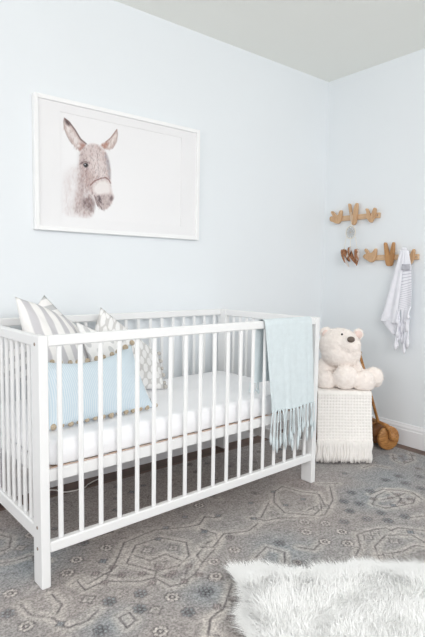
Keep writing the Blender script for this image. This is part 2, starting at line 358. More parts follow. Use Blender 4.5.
HAND1=[[-0.0706,1.4163],[-0.0823,1.4201],[-0.1003,1.4112],[-0.0753,1.4469],[-0.0844,1.4545],[-0.0988,1.4486],[-0.1172,1.4266],[-0.1372,1.4204],[-0.1485,1.4499],[-0.1586,1.4555],[-0.168,1.4483],[-0.1668,1.4226],[-0.1614,1.3909],[-0.1541,1.3729],[-0.1372,1.3648],[-0.1138,1.371],[-0.0957,1.3816],[-0.0755,1.3849],[-0.0689,1.4004]]
VEE1=[[-0.2146,1.4868],[-0.2221,1.4906],[-0.2333,1.4877],[-0.2402,1.4573],[-0.2475,1.4161],[-0.2524,1.4049],[-0.2563,1.4154],[-0.2599,1.4556],[-0.2716,1.4858],[-0.2822,1.4892],[-0.2911,1.4821],[-0.2898,1.4395],[-0.284,1.3774],[-0.2774,1.3554],[-0.2648,1.3464],[-0.2503,1.3527],[-0.244,1.3712],[-0.2346,1.4081],[-0.2242,1.4452]]
HEART1=[[-0.3478,1.4433],[-0.3559,1.4487],[-0.3665,1.4434],[-0.3769,1.4215],[-0.3859,1.4033],[-0.3912,1.3993],[-0.395,1.406],[-0.4029,1.434],[-0.4094,1.4465],[-0.4195,1.4455],[-0.4259,1.4381],[-0.4216,1.4021],[-0.4098,1.3727],[-0.3984,1.3561],[-0.386,1.3569],[-0.372,1.3711],[-0.3587,1.3896],[-0.3547,1.4075],[-0.3593,1.4203]]
BAR1=[[-0.0765,1.4187],[-0.4609,1.4152],[-0.4625,1.3817],[-0.0779,1.3848]]
HAND2=[[-0.343,1.1469],[-0.3561,1.1611],[-0.3697,1.1608],[-0.3527,1.1853],[-0.3601,1.1976],[-0.3717,1.1896],[-0.3874,1.1681],[-0.4097,1.1676],[-0.4273,1.1927],[-0.437,1.1953],[-0.4418,1.1857],[-0.4392,1.1498],[-0.4306,1.1215],[-0.4147,1.1074],[-0.3946,1.1095],[-0.3748,1.1242],[-0.3517,1.1322]]
VEE2=[[-0.4907,1.2234],[-0.4978,1.2306],[-0.5086,1.2246],[-0.5195,1.1946],[-0.5274,1.1629],[-0.5319,1.1554],[-0.5358,1.1627],[-0.544,1.2076],[-0.5512,1.2285],[-0.5605,1.2281],[-0.5642,1.2161],[-0.5636,1.1657],[-0.5591,1.1107],[-0.5529,1.0877],[-0.5396,1.0831],[-0.5186,1.0851],[-0.5095,1.0972],[-0.5032,1.1393],[-0.4957,1.186]]
HEART2=[[-0.6273,1.166],[-0.6349,1.173],[-0.645,1.1682],[-0.6546,1.1546],[-0.6678,1.1453],[-0.6764,1.1675],[-0.6853,1.1832],[-0.6949,1.1829],[-0.6984,1.1713],[-0.6944,1.1359],[-0.6844,1.1049],[-0.6753,1.0934],[-0.6636,1.0935],[-0.648,1.1098],[-0.6364,1.1234],[-0.6315,1.1415]]
BAR2=[[-0.3618,1.1591],[-0.7318,1.1511],[-0.7336,1.1159],[-0.3634,1.1243]]


def fnoise(X, Y, s, seed=0, oct=3):
    """smooth value noise, numpy"""
    out = np.zeros_like(X); amp = 1; tot = 0
    for o in range(oct):
        g = np.random.default_rng(seed * 17 + o).random((64, 64))
        x = X * s * 2 ** o; y = Y * s * 2 ** o
        xi = np.floor(x).astype(int); yi = np.floor(y).astype(int)
        fx = x - xi; fy = y - yi; fx = fx * fx * (3 - 2 * fx); fy = fy * fy * (3 - 2 * fy)
        a = g[yi % 64, xi % 64]; b = g[yi % 64, (xi + 1) % 64]; c = g[(yi + 1) % 64, xi % 64]; d = g[(yi + 1) % 64, (xi + 1) % 64]
        out += amp * ((a * (1 - fx) + b * fx) * (1 - fy) + (c * (1 - fx) + d * fx) * fy); tot += amp; amp *= .5
    return out / tot

class Canvas:
    def __init__(s, xs, ys, base):
        s.xs, s.ys = xs, ys; s.X, s.Y = np.meshgrid(xs, ys); s.c = np.zeros(s.X.shape + (3,)); s.c[:] = base
        s.px = None
    def win(s, x0, x1, y0, y1):
        i0, i1 = np.searchsorted(s.xs, (x0, x1)); j0, j1 = np.searchsorted(s.ys, (y0, y1))
        return slice(max(j0 - 1, 0), j1 + 1), slice(max(i0 - 1, 0), i1 + 1)
    def mix(s, w, a, col):
        s.c[w] = s.c[w] * (1 - a[..., None]) + np.asarray(col) * a[..., None]
    def line(s, pts, wd, col, alpha=1.0, soft=.003):
        pts = np.asarray(pts, float)
        m = wd + soft * 2
        w = s.win(pts[:, 0].min() - m, pts[:, 0].max() + m, pts[:, 1].min() - m, pts[:, 1].max() + m)
        X, Y = s.X[w], s.Y[w]
        if X.size == 0: return
        D = np.full(X.shape, 9.0)
        for a, b in zip(pts[:-1], pts[1:]):
            d = b - a; l = d @ d + 1e-12
            t = np.clip(((X - a[0]) * d[0] + (Y - a[1]) * d[1]) / l, 0, 1)
            D = np.minimum(D, np.hypot(X - a[0] - t * d[0], Y - a[1] - t * d[1]))
        s.mix(w, np.clip((wd + soft - D) / (2 * soft), 0, 1) * alpha, col)
    def poly(s, pts, col, alpha=1.0, soft=.003, tex=None):
        pts = np.asarray(pts, float)
        m = soft * 2
        w = s.win(pts[:, 0].min() - m, pts[:, 0].max() + m, pts[:, 1].min() - m, pts[:, 1].max() + m)
        X, Y = s.X[w], s.Y[w]
        if X.size == 0: return
        ins = np.zeros(X.shape, bool); D = np.full(X.shape, 9.0)
        for a, b in zip(pts, np.roll(pts, -1, 0)):
            d = b - a; l = d @ d + 1e-12
            t = np.clip(((X - a[0]) * d[0] + (Y - a[1]) * d[1]) / l, 0, 1)
            D = np.minimum(D, np.hypot(X - a[0] - t * d[0], Y - a[1] - t * d[1]))
            c = ((a[1] > Y) != (b[1] > Y)) & (X < (b[0] - a[0]) * (Y - a[1]) / (b[1] - a[1] + 1e-12) + a[0])
            ins ^= c
        sd = np.where(ins, -D, D)
        al = np.clip((soft - sd) / (2 * soft), 0, 1) * alpha
        if tex is not None: al = al * tex(X, Y)
        s.mix(w, al, col)
    def blob(s, x, y, rx, ry, col, alpha=1.0, soft=.5):
        w = s.win(x - rx * 1.6, x + rx * 1.6, y - ry * 1.6, y + ry * 1.6)
        X, Y = s.X[w], s.Y[w]
        if X.size == 0: return
        d = np.hypot((X - x) / rx, (Y - y) / ry)
        s.mix(w, np.clip((1 + soft - d) / (2 * soft), 0, 1) * alpha, col)

# ---------------------------------------------------------------- persian area rug
RX0, RX1, RY0, RY1 = -4.2, -.105, -3.9, -.138
xs = np.concatenate([np.arange(RX0, -2.6, .03), np.arange(-2.6, RX1, .0048), [RX1]])
ys = np.concatenate([np.arange(RY0, -1.9, .03), np.arange(-1.9, RY1, .0048), [RY1]])
cv = Canvas(xs, ys, lin((160, 154, 151)))
DARK = lin((80, 74, 78)); LIGHT = lin((186, 181, 176)); BLUE = lin((140, 150, 156)); TAUPE = lin((166, 157, 153)); GREY = lin((150, 148, 146)); ROSE = lin((168, 154, 150))
n1 = fnoise(cv.X + 9, cv.Y + 9, 2.2, 1)[..., None]; n2 = fnoise(cv.X + 9, cv.Y + 9, 3.1, 2)[..., None]
cv.c = cv.c * (1 - .55 * np.clip(n1 * 2 - .7, 0, 1)) + lin((146, 150, 152)) * .55 * np.clip(n1 * 2 - .7, 0, 1)
cv.c = cv.c * (1 - .5 * np.clip(n2 * 2.4 - 1.2, 0, 1)) + ROSE * .5 * np.clip(n2 * 2.4 - 1.2, 0, 1)
for x, y, r in BL: cv.blob(x, y, r, r * .8, BLUE, .55, .8)
def rosette(x, y, r, fill, line=DARK, n=8, a=.95):
    cv.blob(x, y, r * 1.12, r * 1.12, DARK, .12, .3)
    for k in range(n):
        an = 2 * PI * k / n + .2
        px, py = x + math.cos(an) * r * .72, y + math.sin(an) * r * .72
        cv.blob(px, py, r * .40, r * .40, line, .75, .3)
    for k in range(n):
        an = 2 * PI * k / n + .2
        px, py = x + math.cos(an) * r * .7, y + math.sin(an) * r * .7
        cv.blob(px, py, r * .25, r * .25, fill, a, .3)
    cv.blob(x, y, r * .42, r * .42, line, .8, .3); cv.blob(x, y, r * .2, r * .2, fill, a, .3)
def diamond(x, y, r, fill):
    p = [(x - r, y), (x - r * .3, y + r * .5), (x, y + r * .95), (x + r * .3, y + r * .5), (x + r, y), (x + r * .3, y - r * .5), (x, y - r * .95), (x - r * .3, y - r * .5)]
    cv.poly(p, fill, .8); cv.line(p + [p[0]], .0022, DARK, .75, .0025)
    cv.blob(x, y, r * .25, r * .25, DARK, .6)
def mirror(pts, x0, y0): return [(2 * x0 - x, y0 * 2 - y) for x, y in pts]
def outline(pts, closed=False):
    cv.line(pts, .022, lin((196, 190, 184)), .5, .008)
    cv.line(pts, .0024, lin((74, 68, 74)), .95, .003)
for pl in PL: outline(pl)
for pl in []:   # echo of the same motifs over the parts of the rug seen only in glimpses
    outline(mirror(pl, -1.55, -.62 + .0)) if max(p[1] for p in mirror(pl, -1.55, -.62)) < 0 and all(p[1] > -.62 for p in mirror(pl, -1.55, -.62)) else None
for x, y in RO: rosette(x, y, .023, lin((206, 200, 194)), a=.95)
for x, y in BR: rosette(x, y, .022, lin((150, 156, 158)), a=.8, n=6)
for x, y in DM: diamond(x, y, .026, LIGHT)
for x, y in CR:
    for dx, dy in ((.032, .032), (-.032, .032)):
        cv.line([(x - dx, y - dy), (x + dx, y + dy)], .0028, DARK, .6, .003)
        for s in (-1, 1): diamond(x + s * dx, y + s * dy, .016, TAUPE)
rr = random.Random(3)
def far(x, y): return all((x - a) ** 2 + (y - b) ** 2 > .007 for a, b in placed)
placed = [tuple(p[:2]) for p in RO + BR + DM + CR]
# further sprigs between the motifs and under the crib
for k in range(420):
    x = rr.uniform(-2.55, -.08); y = rr.uniform(-1.75, -.17)
    if not far(x, y): continue
    placed.append((x, y)); t = rr.random()
    if t < .26: rosette(x, y, .017, LIGHT, a=.6)
    elif t < .45: diamond(x, y, .015, lin((150, 156, 158)))
    elif t < .7: diamond(x, y, .018, LIGHT if t < .55 else BLUE)
    else:
        a = rr.uniform(0, PI * 2); pts = [(x, y)]
        for j in range(5):
            a += rr.choice((-1.1, -.5, .5, 1.1)); pts.append((pts[-1][0] + .024 * math.cos(a), pts[-1][1] + .024 * math.sin(a)))
        cv.line(pts, .0015, DARK, .5, .003)
# worn, woven look: mottling that belongs to the pile
w1 = fnoise(cv.X + 9, cv.Y + 9, 60, 5, 2); w2 = fnoise(cv.X + 9, (cv.Y + 9) * 3, 45, 6, 2); w3 = fnoise(cv.X + 9, cv.Y + 9, 8, 8, 3)
cv.c *= (.78 + .24 * w1 + .24 * w2)[..., None] * 1.03
wm = np.clip(w3 * 2.6 - 1.1, 0, 1)[..., None] * .35
cv.c = cv.c * (1 - wm) + TAUPE * wm
P = np.zeros(cv.X.shape + (3,)); P[..., 0] = cv.X; P[..., 1] = cv.Y; P[..., 2] = .009
P[..., 2] += (fnoise(cv.X + 9, cv.Y + 9, 1.5, 11, 2) - .5) * .002
rug = grid_mesh('persian_rug', P, attr_mat('rug_pile', .97, .5, (260, 260, 260), .5), uv=False, thick=.008)
nn = cv.X.size
set_colors(rug, np.concatenate([cv.c.reshape(-1, 3)] * 2))
tag(rug, 'large worn grey and blue persian style rug covering most of the dark floor', 'rug')

# ---------------------------------------------------------------- crib
L_, W_, H_ = 1.3765, .7058, .822
X0, Y0, TH = -.9022, -.7346, .0368
cth, sth = math.cos(TH), math.sin(TH)
def K(a, b, z): return Vector((X0 - a * cth - b * sth, Y0 - a * sth + b * cth, z))
ctr = K(L_ / 2, W_ / 2, 0); ctr.z = .0092
crib = empty('baby_crib', ctr, TH)
tag(crib, 'white wooden slatted baby crib standing against the back wall', 'crib')
def lb(m, a0, a1, b0, b1, z0, z1, bev=.003):
    m.box(L_ / 2 - a1, L_ / 2 - a0, b0 - W_ / 2, b1 - W_ / 2, z0 - .0092, z1 - .0092, b=bev)
PT, PW = .030, .066
for ai in (0, L_ - PT):
    for bi in (0, W_ - PW):
        m = MB(); lb(m, ai, ai + PT, bi, bi + PW, .0095, H_); p = m.build('post', M['crib'], crib)
        # screw caps on the outer faces
        for z in (.795, .205, .135):
            s = MB(); out = 1 if ai > 0 else -1
            a_ = ai + PT if ai > 0 else ai
            bb = bi + PW * .5
            s.lathe([(0, .0055), (.0012, .0055)], (L_ / 2 - a_, bb - W_ / 2, z - .0092), (-out, 0, 0), 12)
            s.build('screw_cap', M['screw'], p)
RT = .034
for b0 in (.002, W_ - .028):
    m = MB(); lb(m, PT, L_ - PT, b0, b0 + .026, H_ - RT, H_, .004); m.build('long_top_rail', M['crib'], crib)
    m = MB(); lb(m, PT, L_ - PT, b0, b0 + .026, .122, .158, .004); m.build('long_bottom_rail', M['crib'], crib)
for a0 in (.002, L_ - .028):
    m = MB(); lb(m, a0, a0 + .026, PW, W_ - PW, H_ - RT - .002, H_ - .001, .004); m.build('end_top_rail', M['crib'], crib)
    m = MB(); lb(m, a0, a0 + .026, PW, W_ - PW, .155, .205, .004); m.build('end_bottom_rail', M['crib'], crib)
for b0 in (.015, W_ - .015):
    for k in range(18):
        a = .0725 * (k + 1)
        m = MB(); lb(m, a - .0085, a + .0085, b0 - .006, b0 + .006, .156, H_ - RT + .002, .004)
        m.build('slat', M['crib'], crib)
for a0 in (.015, L_ - .015):
    for k in range(10):
        b = PW + (W_ - 2 * PW) * (k + 1) / 11
        m = MB(); lb(m, a0 - .006, a0 + .006, b - .0085, b + .0085, .203, H_ - RT, .004)
        m.build('slat', M['crib'], crib)
for b0 in (.032, W_ - .054):
    m = MB(); lb(m, .032, L_ - .032, b0, b0 + .022, .343, .384, .003); m.build('base_rail', M['crib'], crib)
for a0 in (.032, L_ - .054):
    m = MB(); lb(m, a0, a0 + .022, .055, W_ - .055, .343, .384, .003); m.build('base_rail', M['crib'], crib)
for k in range(12):
    a = .1 + k * (L_ - .2) / 11
    m = MB(); lb(m, a - .03, a + .03, .05, W_ - .05, .372, .381, .001); m.build('base_slat', M['slat'], crib)

# mattress with fitted sheet
def mattress():
    na, nb, hz = 150, 70, .087
    a0, a1, b0, b1, z0 = .038, L_ - .038, .036, W_ - .036, .386
    r = .022
    prof = []   # cross section from bottom inner to top (inset, z)
    prof.append((.10, 0)); prof.append((r, 0))
    for k in range(1, 6):
        t = k / 5 * PI / 2; prof.append((r - r * math.sin(t) * .6, r * (1 - math.cos(t)) * .6))
    for k in range(1, 8): prof.append((r * .4 - .004 * math.sin(k / 8 * PI), r * .6 + (hz - 1.6 * r) * k / 8))
    for k in range(0, 7):
        t = k / 6 * PI / 2; prof.append((r * .4 + r * (1 - math.cos(t)), hz - r + r * math.sin(t)))
    for ins in (.04, .055, .075, .1, .13, .16, .2, .24, .28, .305, .3165): prof.append((ins, hz))
    n = 4 * 60
    P = np.zeros((len(prof), n + 1, 3))
    for j, (ins, z) in enumerate(prof):
        A0, A1, B0, B1 = a0 + ins, a1 - ins, b0 + ins, b1 - ins
        rc = max(.045 - ins, .004)
        for i in range(n + 1):
            s = (i % n) / n * 4; q = int(s); t = s - q
            # each corner rounded by superellipse mapping
            cx = [(A0, B0), (A1, B0), (A1, B1), (A0, B1)][q]; nx = [(A1, B0), (A1, B1), (A0, B1), (A0, B0)][q]
            x = cx[0] * (1 - t) + nx[0] * t; y = cx[1] * (1 - t) + nx[1] * t
            # pull in corners
            dx = min(x - A0, A1 - x); dy = min(y - B0, B1 - y)
            d = dx + dy
            if d < rc:
                k = (rc - d) * .35
                x += k if x - A0 < A1 - x else -k; y += k if y - B0 < B1 - y else -k
            zz = z
            wv = noise.noise(Vector((x * 9, y * 9, z * 3))) * .0035 + noise.noise(Vector((x * 5 + y * 14, y * 16 - x * 6, 3))) * .003
            if j > 10: zz += wv
            if 2 < j < 14:   # pulled diagonal creases on the sides
                cr = math.sin((x + y) * 55 + zz * 60) * .0012 * (1 + noise.noise(Vector((x * 4, y * 4, 0))))
                y += cr if q in (0,) else 0
            v = K(x, y, z0 + zz); P[j, i] = v
    o = grid_mesh('crib_mattress', P[:, ::-1], M['sheet'], uv=False)
    # close the middle
    return o
mt = mattress()
tag(mt, 'thin crib mattress in a white fitted sheet lying inside the slatted crib', 'mattress')
m = MB()
pts = [K(.04, .033, .388), K(L_ - .04, .033, .388)]
m.tube([K(.04 + (L_ - .08) * i / 20, .0345, .3885 + .0012 * math.sin(i * 1.7)) for i in range(21)], .0018, 6)
pp = m.build('hem', plain('tan_hem', (205, 176, 158), .9, .1, 60), mt, True)
pp['label'] = 'tan hem'

# cable under the crib
m = MB()
cpts = [(-1.962, -.085, .03), (-1.957, -.10, .02), (-1.945, -.12, .0135), (-1.915, -.135, .0135), (-1.88, -.140, .0135), (-1.849, -.134, .0135), (-1.824, -.118, .006), (-1.80, -.09, .004), (-1.76, -.07, .004), (-1.70, -.05, .004)]
cpts = [(-1.985, -.026, .02), (-1.978, -.04, .006)] + cpts[1:]
m.tube(cpts, .003, 8)
o = m.build('power_cable', M['cable'], None, True)
tag(o, 'thin white power cable curling on the floor under the left end of the crib', 'cable')

# ---------------------------------------------------------------- pillows
def pillow(name, c, T, mat, label, pinch=.07, seed=0, pomp=None, pmat=None, pr=.011, sag=(0, 0), group=None, cat='pillow', lift=None):
    """c: four corners (a,b,z): bottom-left, bottom-right, top-right, top-left seen from the front"""
    n = 44
    c = [K(*q) for q in c]
    u = np.linspace(0, 1, n)
    U, V = np.meshgrid(u, u)
    # concave edges
    su = 1 - pinch * (1 - (2 * V - 1) ** 2); sv = 1 - pinch * (1 - (2 * U - 1) ** 2)
    Uu = .5 + (U - .5) * su; Vv = .5 + (V - .5) * sv
    Vv = Vv - sag[0] * (1 - (2 * U - 1) ** 2) * V
    Cc = [np.array(q) for q in c]
    B = ((1 - Uu) * (1 - Vv))[..., None] * Cc[0] + (Uu * (1 - Vv))[..., None] * Cc[1] + (Uu * Vv)[..., None] * Cc[2] + ((1 - Uu) * Vv)[..., None] * Cc[3]
    nr = np.cross(Cc[1] - Cc[0], Cc[3] - Cc[0]); nr /= np.linalg.norm(nr)     # towards the front
    th = T * (np.clip(1 - np.abs(2 * U - 1) ** 2.6, 0, 1) * np.clip(1 - np.abs(2 * V - 1) ** 2.6, 0, 1)) ** .55
    wr = (fnoise(U + 3 + seed, V + 3, 3.5, seed + 20, 3) - .5) * .25 * T
    # creases running out of the corners
    ang = np.arctan2(V - .5, U - .5); cre = np.sin(ang * 18 + seed) * .045 * T * np.clip(np.hypot(U - .5, V - .5) * 2 - .35, 0, 1)
    edge = np.clip(np.minimum(np.minimum(U, 1 - U), np.minimum(V, 1 - V)) * 8, 0, 1)
    Pf = B + nr * (th + (wr + cre) * edge)[..., None]
    Pb = B - nr * (th * .8)[..., None]
    Pf[..., 2] = np.maximum(Pf[..., 2], .4765); Pb[..., 2] = np.maximum(Pb[..., 2], .4765)
    rim = np.concatenate([np.stack([np.zeros(n), u], 1)])
    # wrap: front grid plus back grid merged
    full = np.concatenate([Pf, Pb[::-1][1:]], 0)
    UV = np.concatenate([np.stack([U, V], -1), np.stack([U, V], -1)[::-1][1:]], 0)
    nv = full.shape[0]
    o = grid_mesh(name, full, mat, uv=True)
    uvl = o.data.uv_layers[0]; li = np.zeros(len(o.data.loops), dtype=np.int32); o.data.loops.foreach_get('vertex_index', li)
    uvl.data.foreach_set('uv', UV.reshape(-1, 2)[li].astype(np.float32).ravel())
    # merge front and back along the seams
    import bmesh
    bm = bmesh.new(); bm.from_mesh(o.data); bmesh.ops.remove_doubles(bm, verts=bm.verts, dist=.0012)
    bmesh.ops.holes_fill(bm, edges=[e for e in bm.edges if e.is_boundary], sides=400)
    bmesh.ops.recalc_face_normals(bm, faces=bm.faces); bm.to_mesh(o.data); bm.free()
    tag(o, label, cat, group)
    if pomp:
        edges = {'t': B[-1], 'b': B[0], 'l': B[:, 0], 'r': B[:, -1]}
        k = 0
        for e in pomp:
            E = edges[e]; ln = np.linalg.norm(np.diff(E, axis=0), axis=1).sum(); cnt = int(ln / .032)
            for q in range(cnt + 1):
                p = E[min(int(q / cnt * (n - 1)), n - 1)].copy()
                outd = (p - B[n // 2, n // 2]); outd /= np.linalg.norm(outd)
                p += outd * .006
                p[2] = max(p[2], .4775 + pr)
                mb = MB(); r0 = pr * random.uniform(.8, 1.1)
                mb.ball((0, 0, 0), r0, 10, 7)
                mb.v = [tuple(np.array(v) * (1 + .16 * noise.noise(Vector(v) * 400 + Vector((k, 0, 0))))) for v in mb.v]
                ob = mb.build('pompom', pmat or M['tan'], o, True); ob.location = p; k += 1
    return o

GS = stripes('grey_stripe_cotton', (242, 240, 238), (204, 202, 205), 5.2, 0, .46, noise_amt=.02)
GS2 = stripes('grey_stripe_diagonal', (242, 240, 238), (200, 200, 200), 5.2 * 1.25, math.radians(45 + 0), .46, noise_amt=.02)
PB = stripes('blue_pinstripe', (206, 222, 232), (226, 235, 240), 55, 0, .4, soft=.1)
def dots_mat():
    m, nt, b = mat_new('grey_dot_cotton'); L = nt.links.new
    tc = N(nt, 'ShaderNodeTexCoord'); mp = N(nt, 'ShaderNodeMapping'); mp.inputs['Scale'].default_value = (5, 5, 5); mp.inputs['Rotation'].default_value = (0, 0, .5)
    L(tc.outputs['UV'], mp.inputs['Vector'])
    fr = N(nt, 'ShaderNodeVectorMath', operation='FRACTION'); L(mp.outputs[0], fr.inputs[0])
    sb = N(nt, 'ShaderNodeVectorMath', operation='SUBTRACT'); sb.inputs[1].default_value = (.5, .5, 0); L(fr.outputs[0], sb.inputs[0])
    ln = N(nt, 'ShaderNodeVectorMath', operation='LENGTH'); L(sb.outputs[0], ln.inputs[0])
    r = N(nt, 'ShaderNodeValToRGB'); e = r.color_ramp.elements
    e[0].position = .27; e[0].color = (*lin((208, 208, 208)), 1); e[1].position = .32; e[1].color = (*lin((240, 239, 238)), 1)
    L(ln.outputs['Value'], r.inputs['Fac']); L(r.outputs['Color'], b.inputs['Base Color']); b.inputs['Roughness'].default_value = .9
    return m
def ikat_mat():
    m, nt, b = mat_new('grey_ikat_cotton'); L = nt.links.new
    tc = N(nt, 'ShaderNodeTexCoord'); mp = N(nt, 'ShaderNodeMapping'); mp.inputs['Scale'].default_value = (13, 5, 1); mp.inputs['Rotation'].default_value = (0, 0, .7)
    L(tc.outputs['UV'], mp.inputs['Vector'])
    nz = N(nt, 'ShaderNodeTexNoise', Scale=3.0); L(mp.outputs[0], nz.inputs['Vector'])
    ad = N(nt, 'ShaderNodeVectorMath', operation='MULTIPLY_ADD'); ad.inputs[1].default_value = (.35, .35, 0); L(nz.outputs['Color'], ad.inputs[0]); L(mp.outputs[0], ad.inputs[2])
    vo = N(nt, 'ShaderNodeTexVoronoi', Scale=1.0); vo.inputs['Randomness'].default_value = .15; L(ad.outputs[0], vo.inputs['Vector'])
    r = N(nt, 'ShaderNodeValToRGB'); e = r.color_ramp.elements
    e[0].position = .40; e[0].color = (*lin((242, 241, 240)), 1); e[1].position = .48; e[1].color = (*lin((212, 210, 208)), 1)
    L(vo.outputs['Distance'], r.inputs['Fac']); L(r.outputs['Color'], b.inputs['Base Color']); b.inputs['Roughness'].default_value = .9
    return m
M['dots'] = dots_mat(); M['ikat'] = ikat_mat()
PG = 'scatter pillows at the left end of the crib'
pillow('striped_pillow', [(1.31, .635, .60), (1.02, .60, .478), (.87, .665, .70), (1.085, .655, .918)], .035, GS2, 'pillow with narrow grey and white stripes, its corner rising behind the wide striped pillow', seed=4, group=PG, pinch=.0)
pillow('striped_pillow', [(1.22, .27, .478), (.93, .41, .478), (.985, .55, .785), (1.275, .475, .922)], .07, GS, 'pillow with wide grey and white stripes standing in the left front corner of the crib', seed=1, group=PG, pinch=-.045)
pillow('patterned_pillow', [(.98, .555, .50), (.60, .43, .478), (.57, .53, .63), (.852, .58, .862)], .042, M['ikat'], 'grey and white dappled pillow on the right, its peak behind the dotted pillow', seed=7, group=PG, pomp='r', pmat=plain('grey_pompom', (205, 200, 194), .95, .1, 100), pinch=.0)
pillow('dotted_pillow', [(.975, .325, .478), (.77, .29, .478), (.82, .42, .725), (1.055, .42, .822)], .03, M['dots'], 'white pillow with round grey dots between the striped and the dappled pillows', seed=9, group=PG, pinch=.05)
pillow('pinstriped_pillow', [(1.30, .14, .479), (.835, .17, .481), (.895, .25, .735), (1.29, .25, .71)], .05, PB, 'pale blue pinstriped pillow with tan pompom trim lying in front of the others', seed=2, group=PG, pomp='tb', sag=(.13, 0))


# ---------------------------------------------------------------- blue throw over the crib rail
def tassel(mb, p, ln, dirn=(0, 0, -1), r=.0028, sway=.01, knot=True, strands=1, n=6):
    p = Vector(p); sx, sy = random.uniform(-sway, sway), random.uniform(-sway, sway) * .6
    for s in range(strands):
        ox, oy = (random.uniform(-.004, .004), random.uniform(-.003, .003)) if strands > 1 else (0, 0)
        pts = []; rs = []
        for i in range(9):
            t = i / 8
            pts.append(p + Vector((ox * t * 2 + sx * math.sin(t * 2.2), oy * t * 2 + sy * math.sin(t * 2.5), -ln * t)))
            rr_ = r * (1 - .25 * t)
            if knot and i in (6, 7): rr_ = r * 2.0
            rs.append(rr_)
        mb.tube(pts, rs, n)
thb = empty('throw_blanket', K(.2, .015, H_))
def crib_throw():
    # path across the rail in (b, z): inside hem -> over the rail -> outside hem
    path = [(.06, .54), (.055, .62), (.05, .70), (.044, .76), (.038, .80), (.033, .822), (.024, .8275), (.012, .8285), (.002, .8275), (-.006, .820), (-.009, .80)]
    z = .80
    while z > .425:
        z -= .012; path.append((-.0095 - .004 * math.sin((.8 - z) * 3), z))
    nu = 60
    P = np.zeros((len(path), nu, 3))
    for j, (b, z) in enumerate(path):
        outside = j >= 9; t = max(0, (.82 - z) / .4)
        aL = .392 - (.05 * t if outside else 0) ; aR = .075 - (.03 * t if outside else 0)
        for i in range(nu):
            u = i / (nu - 1)
            a = aL * (1 - u) + aR * u
            fold = (math.sin(u * 17 + 1) * .5 + math.sin(u * 31 + t * 2) * .25) * .005 * min(t * 2, 1)
            bb = b - abs(fold) * (1 if outside else -.6) - .001 * noise.noise(Vector((a * 20, z * 12, 0))) * 2
            zz = z + (.004 * math.sin(u * 9) * t if outside else 0)
            if outside: bb = min(bb, -.0085)
            P[j, i] = K(a, bb, zz)
    w = np.array(thb.location)
    o = grid_mesh('cloth', P - w, M['aqua'], thb, uv=False, thick=-.003)
    for k in range(24):
        u = (k + .5) / 24; i = int(u * (nu - 1))
        mb = MB(); p = P[-1, i] - w; tassel(mb, p + np.array([0, -.001 - .006 * (k % 2), .004]), random.uniform(.10, .18) + .045 * (1 - k / 24), r=.0034, sway=.012)
        mb.build('tassel', M['aqua'], thb, True)
    for k in range(5):
        u = k / 24.; i = int(u * (nu - 1)); mb = MB(); p = P[0, i] - w
        tassel(mb, p + np.array([-.004, .006, .004]), random.uniform(.045, .058), r=.0034, sway=.004); mb.build('tassel', M['aqua'], thb, True)
crib_throw()
tag(thb, 'pale aqua fringed throw blanket folded over the right end of the crib rail', 'blanket')

# ---------------------------------------------------------------- framed donkey print
PX0, PX1, PZ0, PZ1 = -2.0114, -1.1012, 1.2069, 1.7997
fr = empty('framed_picture', ((PX0 + PX1) / 2, -.001, PZ0))
w = Vector(fr.location)
def fb(x0, x1, y0, y1, z0, z1, b=.002):
    m = MB(); m.box(x0 - w.x, x1 - w.x, y0 - w.y, y1 - w.y, z0 - w.z, z1 - w.z, b=b); return m
FW = .019
fb(PX0, PX0 + FW, -.030, -.001, PZ0, PZ1).build('frame_side', M['frame'], fr)
fb(PX1 - FW, PX1, -.030, -.001, PZ0, PZ1).build('frame_side', M['frame'], fr)
fb(PX0 + FW, PX1 - FW, -.030, -.001, PZ1 - FW, PZ1).build('frame_side', M['frame'], fr)
fb(PX0 + FW, PX1 - FW, -.030, -.001, PZ0, PZ0 + FW).build('frame_side', M['frame'], fr)
OX0, OX1, OZ0, OZ1 = -1.888, -1.218, 1.274, 1.742
m = MB()
for b_ in ((PX0 + FW, OX0, PZ0 + FW, PZ1 - FW), (OX1, PX1 - FW, PZ0 + FW, PZ1 - FW), (OX0, OX1, OZ1, PZ1 - FW), (OX0, OX1, PZ0 + FW, OZ0)):
    m.box(b_[0] - w.x, b_[1] - w.x, -.0185 - w.y, -.015 - w.y, b_[2] - w.z, b_[3] - w.z)
m.build('mat_board', M['mat_board'], fr)
xs = np.concatenate([[OX0 - .01], np.arange(OX0, -1.58, .0017), np.linspace(-1.57, OX1 + .01, 12)])
ys = np.concatenate([[OZ0 - .01], np.arange(OZ0, OZ1, .0017), [OZ1 + .01]])
cv = Canvas(xs, ys, lin((244, 243, 244)))
def dk(key, col, alpha=1.0, soft=.004, ns=None):
    pts = DK[key]
    # smooth the outline
    p = np.array(pts)
    q = []
    for i in range(len(p)):
        a, b = p[i], p[(i + 1) % len(p)]
        q += [a * .75 + b * .25, a * .25 + b * .75]
    t = None
    if ns: t = lambda X, Y: np.clip(.45 + 1.1 * (fnoise(X + 5, (Y + 5) * .6, ns, 31, 3) - .1), 0, 1)
    cv.poly(q, lin(col), alpha, soft, t)
dk('body', (222, 214, 214), .55, .02, 60)
dk('neck', (186, 166, 164), .85, .014, 70)
dk('chin', (128, 106, 106), .85, .014, 90)
dk('ear1', (206, 188, 184), 1, .004)
dk('ear1in', (236, 228, 226), 1, .006, 50)
dk('ear1tip', (74, 60, 66), .95, .006)
dk('ear1base', (160, 100, 82), .8, .007, 90)
cv.line([DK['ear1'][i] for i in (0, 1, 2, 3, 4)], .0035, lin((104, 74, 70)), .9, .002)
cv.line([DK['ear1'][i] for i in (0, 11, 10, 9, 8)], .002, lin((150, 124, 120)), .8, .002)
dk('ear2', (205, 186, 180), 1, .004)
